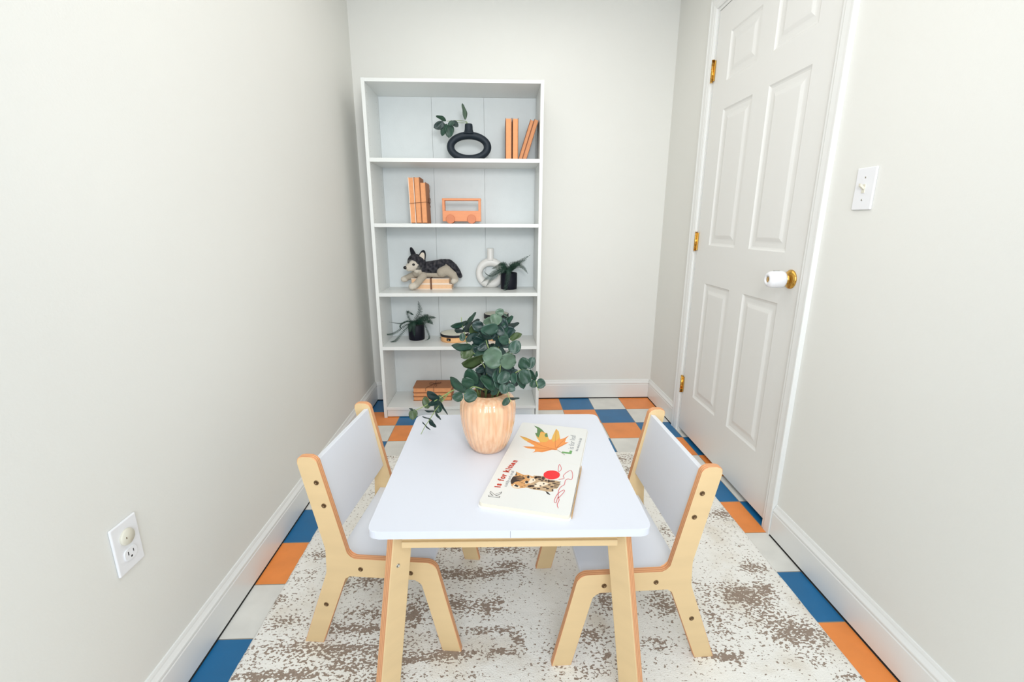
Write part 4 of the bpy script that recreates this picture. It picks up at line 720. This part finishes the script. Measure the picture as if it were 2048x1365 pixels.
def book(name, loc, tk, h, d, rot=(0, 0, 0), cover='kraftcov', pages='kraft', label='', group=None, cov=.0022, inset=.003, order=None):
    """fore edge towards -y; local x = thickness, y = depth, z = height"""
    e = empty(name, loc, 0, label, 'book', group); e.rotation_euler = rot
    bm = bmesh.new(); bx(bm, cov, tk-cov, inset, d-.002, inset, h-inset, bev=.0004); obj('pages', bm, pages, e)
    for x0 in (0, tk-cov):
        bm = bmesh.new(); bx(bm, x0, x0+cov, 0, d, 0, h, bev=.0005); obj('cover', bm, cover, e)
    bm = bmesh.new(); bx(bm, 0, tk, d-.002, d, 0, h, bev=.0005); obj('spine', bm, cover, e)
    return e
G = 'kraft paper books on the top shelf'
book('kraft_book', (-.9742, -.24, S1), .0335, .212, .14, cover='kraftdark', label='left upright kraft book on the top shelf, beside the black ring vase', group=G)
book('kraft_book', (-.9370, -.24, S1), .0315, .212, .14, cover='kraftdark', label='right upright kraft book on the top shelf, next to the leaning pair', group=G)
la_ = .31
book('kraft_book', (-.9045, -.24, S1+.0205*math.sin(la_)), .0205, .211, .14, rot=(0, la_, 0), label='left leaning kraft book on the top shelf, resting on the other leaning book', group=G, pages='kraftmid', cover='kraftdark')
book('kraft_book', (-.8828, -.24, S1+.0235*math.sin(la_)), .0235, .213, .14, rot=(0, la_, 0), label='right leaning kraft book on the top shelf, touching the bookcase side', group=G, pages='kraftmid', cover='kraftdark')
# second shelf: tied upright books and the wooden bus
G = 'tied kraft books on the second shelf'
lt_ = -.018
book('kraft_book', (-1.5060, -.24, S2+.0007), .0310, .246, .15, rot=(0, lt_, 0), cover='creamcov', cov=.0034, pages='kraft', label='leftmost tied kraft book on the second shelf, with cream covers', group=G)
book('kraft_book', (-1.4735, -.24, S2+.0007), .0300, .247, .15, rot=(0, lt_, 0), cover='kraftcov', label='middle tied kraft book on the second shelf, tall with brown covers', group=G)
book('kraft_book', (-1.4420, -.24, S2+.0007), .0300, .220, .15, rot=(0, lt_, 0), cover='kraftcov', label='shorter tied kraft book on the second shelf, nearest the wooden bus', group=G)
bm = bmesh.new(); z_ = S2+.112
tube(bm, [(-1.509, -.2412, z_-.004), (-1.462, -.2412, z_), (-1.4115, -.2412, z_+.004), (-1.4115, -.085, z_+.004), (-1.509, -.085, z_-.004)], .0011, 6, closed=True)
for pts in ([(-1.411, -.19, z_+.004), (-1.406, -.185, z_+.030), (-1.404, -.17, z_+.012), (-1.411, -.175, z_+.003)], [(-1.411, -.16, z_+.004), (-1.404, -.15, z_+.028), (-1.403, -.14, z_+.008), (-1.411, -.165, z_+.004)], [(-1.411, -.17, z_+.004), (-1.405, -.16, z_-.012), (-1.403, -.15, z_-.022)], [(-1.411, -.17, z_+.004), (-1.403, -.18, z_+.06), (-1.404, -.15, z_+.085), (-1.410, -.12, z_+.10)]):
    tube(bm, spline(pts, 5), .0011, 6)
tag(obj('twine_bow', bm, 'twine'), 'thin brown twine tied in a bow around the upright books on the second shelf', 'string')
bus = empty('wooden_toy_bus', (-1.2228, -.20, S2), 0, 'plain wooden toy bus with open window and round wheels on the second shelf', 'toy bus')
bm = bmesh.new()
outer = fillet([(-.109, .0125, .004), (.109, .0125, .004), (.110, .139, .008), (-.110, .139, .008)]); inner = fillet([(-.0965, .0715, .002), (.0945, .0715, .002), (.0945, .127, .002), (-.0965, .127, .002)])
# frame made of four bars and a solid lower body
bx(bm, -.109, .109, 0, .052, .0125, .0715, bev=.0018); bx(bm, -.109, -.0955, .0004, .0516, .0705, .128, bev=.0012); bx(bm, .0945, .109, .0004, .0516, .0705, .128, bev=.0012); bx(bm, -.110, .110, -.0003, .0523, .1265, .139, bev=.003)
obj('bus_body', bm, 'beech', bus)
for x_ in (-.0645, .0555):
    for y_ in (-.0085, .0525):
        bm = bmesh.new(); lathe(bm, [(.0235, 0), (.0250, .001), (.0250, .007), (.0235, .008), (.0001, .008)], 40)
        for q in bm.verts: q.co = Vector((q.co.x, q.co.z, q.co.y))
        obj('wheel', bm, 'beechdark', bus, (x_, y_, .0250))

# ------------------------------------------------------------------ third shelf
G = 'pale stacked books on the third shelf'
def flatbook(name, loc, wd, d, h, label, group, cover='kraftcov', pages='kraft', cov=.002, rz=0, inset=.0015):
    e = empty(name, loc, rz, label, 'book', group)
    bm = bmesh.new(); bx(bm, inset, wd-inset, inset, d-.002, cov, h-cov, bev=.0004); obj('pages', bm, pages, e)
    for z0 in (0, h-cov):
        bm = bmesh.new(); bx(bm, 0, wd, 0, d, z0, z0+cov, bev=.0004); obj('cover', bm, cover, e)
    bm = bmesh.new(); bx(bm, 0, wd, d-.002, d, 0, h, bev=.0004); obj('spine', bm, cover, e)
    return e
flatbook('pale_book', (-1.5375, -.137, S3), .241, .112, .0330, 'lower pale orange book lying under the toy husky on the third shelf', G, 'creamcov', 'kraftpale', cov=.005)
flatbook('pale_book', (-1.5390, -.136, S3+.0332), .227, .108, .0330, 'upper pale orange book directly beneath the toy husky on the third shelf', G, 'creamcov', 'kraftpale', cov=.005)
bm = bmesh.new()
for xx, r_ in ((-1.4250, .0013), (-1.4195, .0032)):
    bx(bm, xx-r_, xx+r_, -.1392, -.1370, S3+.0002, S3+.0672); bx(bm, xx-r_, xx+r_, -.1392, -.03, S3+.0664, S3+.0678)
tag(obj('ribbon', bm, 'twine'), 'dark brown ribbon around the two pale books under the toy husky', 'ribbon')

# toy husky: soft body grown from blended lumps, remeshed into one skin, colours by fur patch
HY = -.112
BALLS = []  # (x, y, z, r, colour)
DK, TN, CRM, GR = (.040, .040, .048), (.47, .41, .33), (.66, .60, .51), (.10, .10, .095)
def cap(p, q, r0, r1, c, n=9):
    for i in range(n+1):
        s = i/n; BALLS.append((p[0]+(q[0]-p[0])*s, p[1]+(q[1]-p[1])*s, p[2]+(q[2]-p[2])*s, r0+(r1-r0)*s, c))
# body
cap((-1.468, HY, .884), (-1.415, HY, .889), .042, .043, DK); cap((-1.415, HY, .889), (-1.356, HY+.004, .896), .043, .046, DK)
cap((-1.480, HY-.018, .862), (-1.37, HY-.012, .853), .022, .020, TN, 8)
cap((-1.492, HY-.004, .880), (-1.505, HY-.008, .862), .034, .028, TN, 4)
# tail curling over the rump and down to the right
T0 = [(-1.340, HY+.006, .918), (-1.312, HY+.006, .918), (-1.284, HY+.002, .897), (-1.262, HY, .868), (-1.2475, HY-.002, .842)]
for a, b_, r0, r1 in zip(T0[:-1], T0[1:], (.024, .023, .021, .018), (.023, .021, .018, .014)): cap(a, b_, r0, r1, DK, 5)
# head
cap((-1.508, HY-.018, .926), (-1.494, HY-.014, .922), .049, .046, DK, 3)
cap((-1.500, HY-.030, .903), (-1.492, HY-.020, .895), .030, .030, GR, 3)
cap((-1.520, HY-.040, .910), (-1.548, HY-.050, .896), .030, .019, CRM, 6); cap((-1.520, HY-.045, .898), (-1.545, HY-.050, .888), .022, .014, CRM, 4)
cap((-1.504, HY-.048, .915), (-1.508, HY-.050, .905), .018, .018, CRM, 2)
cap((-1.526, HY-.034, .930), (-1.540, HY-.044, .915), .024, .012, GR, 3)
cap((-1.478, HY-.022, .890), (-1.500, HY-.034, .878), .018, .020, CRM, 3)
# front legs: one stretched left and back, one forward and down over the shelf edge of the books
cap((-1.515, HY+.006, .852), (-1.585, HY+.002, .824), .021, .0165, TN, 9); cap((-1.578, HY+.002, .824), (-1.588, HY, .822), .0185, .0175, CRM, 3)
cap((-1.463, HY-.036, .846), (-1.505, HY-.058, .795), .022, .020, TN, 9); cap((-1.505, HY-.058, .795), (-1.528, HY-.066, .786), .0195, .020, CRM, 4)
# hind leg: folded thigh, shin and paw hanging right
cap((-1.352, HY-.032, .868), (-1.325, HY-.034, .878), .030, .030, TN, 3); cap((-1.325, HY-.034, .878), (-1.285, HY-.034, .852), .028, .021, TN, 5)
cap((-1.285, HY-.034, .852), (-1.272, HY-.036, .824), .021, .018, TN, 4); cap((-1.272, HY-.036, .822), (-1.283, HY-.044, .815), .018, .017, CRM, 2)
def grow(balls, vox, smooth_n=6):
    bm = bmesh.new()
    for x, y, z, r, c in balls:
        bmesh.ops.create_icosphere(bm, subdivisions=3, radius=r, matrix=Matrix.Translation((x, y, z)))
    me = bpy.data.meshes.new('tmp'); bm.to_mesh(me); bm.free(); o = bpy.data.objects.new('tmp', me); COL.objects.link(o)
    md = o.modifiers.new('r', 'REMESH'); md.mode = 'VOXEL'; md.voxel_size = vox
    sm = o.modifiers.new('s', 'SMOOTH'); sm.iterations = smooth_n; sm.factor = .5
    bpy.context.view_layer.update(); dg = bpy.context.evaluated_depsgraph_get()
    m2 = bpy.data.meshes.new_from_object(o.evaluated_get(dg)); bpy.data.objects.remove(o); return m2
hm = grow(BALLS, .0022); dog = empty('plush_husky', (-1.44, HY, S3+.0672), 0, 'stuffed husky puppy toy lying over the pale books on the third shelf', 'stuffed animal')
org = Vector(dog.location)
cols = []
from mathutils.kdtree import KDTree
kd = KDTree(len(BALLS))
for i, q in enumerate(BALLS): kd.insert(q[:3], i)
kd.balance()
NRM = [v_.vector.copy() for v_ in hm.vertex_normals]
for vtx in hm.vertices:
    p = vtx.co; tot = [0, 0, 0]; ws = 0
    for _c, qi, _d in kd.find_n(p, 14):
        x, y, z, r, c = BALLS[qi]
        d = _d-r+.004; w_ = 1/max(d, .0015)**6
        ws += w_; tot = [tot[i]+c[i]*w_ for i in range(3)]
    n_ = 1+.95*noise.noise(p*70)+.3*noise.noise(Vector((p.x*150, p.y*40, p.z*40)))
    c_ = [t/ws for t in tot]
    if c_[0] < .2: c_ = [min(1, max(.008, q*n_*k_)) for q, k_ in zip(c_, (1+.35*max(0, n_-1), 1+.2*max(0, n_-1), 1))]
    # light streak across the shoulder blades and muzzle stripe
    cols += [*c_, 1]
    NRM[vtx.index] *= .0012*noise.noise(p*260)
for vtx in hm.vertices: vtx.co = vtx.co+NRM[vtx.index]-org
ca = hm.color_attributes.new('fur', 'FLOAT_COLOR', 'POINT'); ca.data.foreach_set('color', cols)
fmx = bpy.data.materials.new('plush_fur'); fmx.use_nodes = True; N = fmx.node_tree.nodes; L = fmx.node_tree.links; b = N['Principled BSDF']
at = N.new('ShaderNodeAttribute'); at.attribute_name = 'fur'; L.new(at.outputs['Color'], b.inputs['Base Color']); b.inputs['Roughness'].default_value = .95; b.inputs['Sheen Weight'].default_value = .1; b.inputs['Specular IOR Level'].default_value = .1
tc = N.new('ShaderNodeTexCoord'); n_ = N.new('ShaderNodeTexNoise'); n_.inputs['Scale'].default_value = 700; L.new(tc.outputs['Object'], n_.inputs['Vector']); bp = N.new('ShaderNodeBump'); bp.inputs['Strength'].default_value = .6; bp.inputs['Distance'].default_value = .0015; L.new(n_.outputs[0], bp.inputs['Height']); L.new(bp.outputs[0], b.inputs['Normal'])
M['fur'] = fmx
link('body', hm, 'fur', dog, smooth=True)
def ear(tip, base_a, base_b, outm, innm, thick=.006, front=-1):
    bm = bmesh.new(); a, b_, t = Vector(base_a), Vector(base_b), Vector(tip)
    def blade(off, sc_, ctr):
        loop = []; m0 = (a+b_)/2; ax = t-m0; sd = (b_-a)/2
        for i in range(15):
            s = i/14; ang = math.pi*s; wv = math.cos(ang); hv = math.sin(ang)**.75
            loop.append(m0+sd*wv*sc_*(1-.25*hv*abs(wv))+ax*hv*sc_+Vector((0, off, 0)))
        return loop
    l0 = [bm.verts.new(p-org) for p in blade(front*thick*.2, 1, 0)]; l1 = [bm.verts.new(p-org) for p in blade(-front*thick*.8, 1, 0)]
    bm.faces.new(l0); bm.faces.new(l1[::-1]); n = len(l0)
    for i in range(n): bm.faces.new((l0[i], l1[i], l1[(i+1) % n], l0[(i+1) % n]))
    bmesh.ops.bevel(bm, geom=bm.edges[:], offset=.0008, segments=2, affect='EDGES')
    e = obj('ear', bm, outm, dog)
    if innm:
        bm = bmesh.new(); l2 = [bm.verts.new(p-org) for p in blade(front*(thick*.2+.0005), .78, 0)]; l3 = [bm.verts.new(p-org) for p in blade(front*thick*.1, .78, 0)]
        bm.faces.new(l2); bm.faces.new(l3[::-1])
        for i in range(n): bm.faces.new((l2[i], l3[i], l3[(i+1) % n], l2[(i+1) % n]))
        obj('ear_lining', bm, innm, e)
M['furdark'] = mat('dark_plush', (24, 26, 34), .95, bump=.5, bscale=500); M['furcream'] = mat('cream_plush', (226, 214, 198), .95, bump=.4, bscale=500)
ear((-1.5350, HY-.012, 1.012), (-1.5310, HY-.014, .955), (-1.5030, HY-.010, .962), 'furdark', None, .016)
ear((-1.4520, HY-.034, .995), (-1.4930, HY-.034, .954), (-1.4540, HY-.026, .922), 'furdark', 'furcream', .010)
for p, r_, nm, mm in (((-1.5125, HY-.0680, .9150), .0078, 'eye', 'black'), ((-1.5420, HY-.055, .925), .0055, 'eye', 'black'), ((-1.5630, HY-.0610, .8965), .0108, 'nose', 'black')):
    bm = bmesh.new(); bmesh.ops.create_icosphere(bm, subdivisions=3, radius=r_)
    for f in bm.faces: f.smooth = True
    bmesh.ops.scale(bm, vec=(1.1, .9, .9), verts=bm.verts); o = obj(nm, bm, mat('glossy_'+nm, (14, 12, 14), .15), dog); o.location = Vector(p)-org
# white ring vase
ring_vase('ring_vase', (-1.0640, -.040, S3), .0915, .0935, .0880, .0215, .0500, .0435, .08,
    [(.026, .166), (.0225, .172), (.0208, .180), (.0205, .2370), (.0195, .2395), (.0175, .2395), (.0170, .235), (.0170, .180), (.0001, .178)], 'whitecer', 'white round ring vase with a tall neck on the third shelf, behind the right fern')
def pot(name, loc, r_, h, label):
    e = empty(name, loc, 0, label, 'potted plant')
    bm = bmesh.new(); lathe(bm, [(.0001, 0), (r_*.93, 0), (r_*.97, .003), (r_, .03), (r_, h-.001), (r_-.001, h), (r_-.003, h-.001), (r_-.004, h-.012), (.0001, h-.012)], 56); obj('pot', bm, 'potblack', e)
    bm = bmesh.new(); lathe(bm, [(r_-.0045, h-.0125), (r_-.0045, h-.010), (.0001, h-.006)], 30); obj('soil', bm, 'soil', e); return e
f3 = pot('potted_fern', (-.952, -.1155, S3), .0500, .098, 'small fern in black pot on the third shelf, before the white ring vase')
def fr(par, pts, w_, seed, dens=1.0, start=.1): frond(par, [local(par, p) for p in pts], w_, dens, seed=seed, start=start)
y_ = -.1155
fr(f3, [(-.952, y_, .858), (-.935, y_-.01, .895), (-.895, y_-.02, .925), (-.8245, y_-.03, .969)], .020, 1)
fr(f3, [(-.950, y_, .858), (-.93, y_+.02, .89), (-.895, y_+.02, .915), (-.845, y_+.01, .940)], .020, 2)
fr(f3, [(-.950, y_, .858), (-.925, y_-.02, .897), (-.875, y_-.03, .902), (-.838, y_-.035, .858)], .018, 3)
fr(f3, [(-.955, y_, .858), (-.985, y_-.03, .885), (-1.045, y_-.04, .862), (-1.118, y_-.05, .806)], .022, 4)
fr(f3, [(-.955, y_, .858), (-.980, y_-.03, .880), (-1.04, y_-.045, .850), (-1.091, y_-.05, .782)], .022, 5)
fr(f3, [(-.952, y_, .858), (-.952, y_-.045, .880), (-.960, y_-.066, .840), (-.976, y_-.078, .765), (-.978, y_-.08, .738)], .018, 6)
fr(f3, [(-.955, y_, .858), (-.975, y_-.01, .902), (-1.005, y_-.02, .905), (-1.055, y_-.03, .887)], .022, 7)
fr(f3, [(-.955, y_, .858), (-.97, y_, .90), (-.99, y_+.01, .916), (-1.02, y_+.015, .905)], .020, 8)
fr(f3, [(-.950, y_, .858), (-.945, y_-.02, .905), (-.915, y_-.04, .918), (-.885, y_-.05, .905)], .020, 9)
fr(f3, [(-.956, y_, .858), (-.99, y_-.02, .872), (-1.05, y_-.03, .845), (-1.083, y_-.03, .852), (-1.103, y_-.03, .874)], .005, 10)
fr(f3, [(-.952, y_, .858), (-.945, y_-.03, .890), (-.955, y_-.055, .880), (-.965, y_-.06, .860)], .018, 11)
fr(f3, [(-.952, y_, .858), (-.965, y_-.03, .89), (-.985, y_-.05, .885), (-1.0, y_-.055, .862)], .018, 12)
f4 = pot('potted_fern', (-1.5280, -.102, S4), .0495, .096, 'small fern in black pot at the left of the fourth shelf')
fr(f4, [(-1.528, y_, .540), (-1.523, y_, .575), (-1.498, y_, .630), (-1.508, y_, .690)], .021, 21, .8)
fr(f4, [(-1.530, y_, .540), (-1.565, y_, .575), (-1.577, y_, .622), (-1.555, y_, .612), (-1.5365, y_, .600)], .011, 22)
fr(f4, [(-1.530, y_, .540), (-1.570, y_-.01, .565), (-1.620, y_-.02, .553), (-1.6846, y_-.03, .566)], .007, 23)
fr(f4, [(-1.530, y_, .540), (-1.580, y_-.02, .545), (-1.640, y_-.04, .505), (-1.680, y_-.05, .492), (-1.716, y_-.055, .497)], .011, 24, .8)
fr(f4, [(-1.530, y_, .540), (-1.575, y_-.02, .530), (-1.620, y_-.05, .482), (-1.650, y_-.06, .452), (-1.679, y_-.065, .449)], .013, 25, .8)
fr(f4, [(-1.525, y_, .540), (-1.495, y_-.02, .575), (-1.450, y_-.03, .592), (-1.395, y_-.04, .592)], .022, 26, 1.3)
fr(f4, [(-1.525, y_, .540), (-1.490, y_-.02, .565), (-1.445, y_-.04, .575), (-1.414, y_-.05, .552)], .022, 27, 1.2)
fr(f4, [(-1.525, y_, .540), (-1.480, y_-.02, .558), (-1.455, y_-.03, .510), (-1.444, y_-.03, .465), (-1.469, y_-.035, .447)], .010, 28, .8)
fr(f4, [(-1.528, y_, .540), (-1.530, y_-.03, .570), (-1.535, y_-.055, .545), (-1.528, y_-.060, .475)], .020, 29, 1.2)
fr(f4, [(-1.528, y_, .540), (-1.545, y_-.03, .565), (-1.555, y_-.055, .540), (-1.556, y_-.06, .505)], .018, 30, 1.2)
fr(f4, [(-1.530, y_, .540), (-1.570, y_-.01, .565), (-1.605, y_-.02, .555), (-1.622, y_-.02, .535), (-1.612, y_-.02, .518)], .008, 31)
fr(f4, [(-1.528, y_, .540), (-1.505, y_, .570), (-1.480, y_+.02, .590), (-1.45, y_+.02, .600)], .020, 32)
# tambourine and hand drum on the fourth shelf
tm = empty('tambourine', (-1.290, -.125, S4), 0, 'tambourine with wooden rim and cream skin on the fourth shelf, left of the eucalyptus', 'tambourine')
rt_ = .0865; hT = .046
bm = bmesh.new(); n = 96
slots = [R(a) for a in (-112, -52, 8, 68, 128, 188)]
def slot(a): return any(abs((a-s+math.pi) % (2*math.pi)-math.pi) < .17 for s in slots)
lv_ = [0, .010, .028, hT-.002]
rg = [[(bm.verts.new((rt_*math.cos(2*math.pi*i/n), rt_*math.sin(2*math.pi*i/n), z)), bm.verts.new(((rt_-.006)*math.cos(2*math.pi*i/n), (rt_-.006)*math.sin(2*math.pi*i/n), z))) for i in range(n)] for z in lv_]
for k_ in range(3):
    for i in range(n):
        j = (i+1) % n; sl_ = k_ == 1 and slot(2*math.pi*(i+.5)/n)
        if not sl_:
            for s in (0, 1):
                f = bm.faces.new((rg[k_][i][s], rg[k_][j][s], rg[k_+1][j][s], rg[k_+1][i][s])); f.smooth = True
        else:
            bm.faces.new((rg[k_][i][0], rg[k_][j][0], rg[k_][j][1], rg[k_][i][1])); bm.faces.new((rg[k_+1][i][0], rg[k_+1][j][0], rg[k_+1][j][1], rg[k_+1][i][1]))
for i in range(n):
    j = (i+1) % n; bm.faces.new((rg[0][i][0], rg[0][j][0], rg[0][j][1], rg[0][i][1])); bm.faces.new((rg[3][i][0], rg[3][j][0], rg[3][j][1], rg[3][i][1]))
obj('wooden_rim', bm, 'tambwood', tm)
bm = bmesh.new(); lathe(bm, [(rt_+.0003, .031), (rt_+.0012, .032), (rt_+.0012, hT-.003), (rt_, hT), (rt_-.004, hT)], 96); obj('skin_band', bm, 'blackband', tm)
bm = bmesh.new(); lathe(bm, [(.0001, hT+.0012), (rt_-.010, hT+.0012), (rt_-.003, hT+.0004), (rt_-.001, hT-.002)], 96); obj('drum_skin', bm, 'drumskin', tm)
for s in slots:
    for dz in (.0165, .0195):
        bm = bmesh.new(); lathe(bm, [(.0001, 0), (.004, .001), (.010, 0), (.010, .0006), (.004, .0018), (.0001, .001)], 24)
        o = obj('jingle', bm, 'steel', tm, ((rt_-.004)*math.cos(s), (rt_-.004)*math.sin(s), dz))
dr = empty('hand_drum', (-1.030, -.110, S4), 0, 'wooden hand drum with black band and cream skin on the fourth shelf, behind the eucalyptus', 'drum')
bm = bmesh.new(); lathe(bm, [(.0001, 0), (.058, 0), (.060, .002), (.062, .05), (.066, .10), (.070, .135), (.0001, .135)], 72); obj('drum_body', bm, 'tambwood', dr)
bm = bmesh.new(); lathe(bm, [(.0715, .135), (.0765, .136), (.0770, .139), (.0770, .160), (.0760, .163), (.0730, .1635)], 72); obj('skin_band', bm, 'blackband', dr)
bm = bmesh.new(); lathe(bm, [(.0001, .1645), (.066, .1645), (.072, .1640), (.0745, .1625)], 72); obj('drum_skin', bm, 'drumskin', dr)
# bottom shelf: three stacked books tied with twine
G = 'kraft books stacked on the bottom shelf'
yb_ = -.190; zz = S5
for i, (hh, lb) in enumerate(((.0270, 'bottom kraft book of the tied stack on the lowest shelf'), (.0250, 'middle kraft book of the tied stack on the lowest shelf'), (.0320, 'top kraft book of the tied stack on the lowest shelf'))):
    flatbook('kraft_book', (-1.5540, yb_, zz), .240, .150, hh, lb, G, 'kraftcov', 'kraft', inset=.004); zz += hh+.0004
bm = bmesh.new(); xx = -1.425; zt = zz
tube(bm, [(xx, yb_-.0012, S5+.0012), (xx, yb_-.0012, zt+.0006), (xx, yb_+.151, zt+.0006), (xx, yb_+.151, S5+.0012)], .0011, 6)
for pts in ([(xx, yb_+.08, zt+.001), (xx+.03, yb_+.07, zt+.004), (xx+.035, yb_+.10, zt+.003), (xx, yb_+.08, zt+.002)], [(xx, yb_+.08, zt+.001), (xx-.03, yb_+.09, zt+.004), (xx-.03, yb_+.06, zt+.003), (xx, yb_+.08, zt+.002)], [(xx, yb_+.08, zt+.001), (xx-.02, yb_+.04, zt+.002), (xx-.045, yb_+.0, zt+.002), (xx-.05, yb_-.002, zt-.02)], [(xx, yb_+.08, zt+.001), (xx+.015, yb_+.04, zt+.002), (xx+.01, yb_+.02, zt+.0015)]):
    tube(bm, spline(pts, 5), .0013, 6)
tag(obj('twine_bow', bm, 'twine'), 'thin brown twine tied in a bow on top of the books on the lowest shelf', 'string')
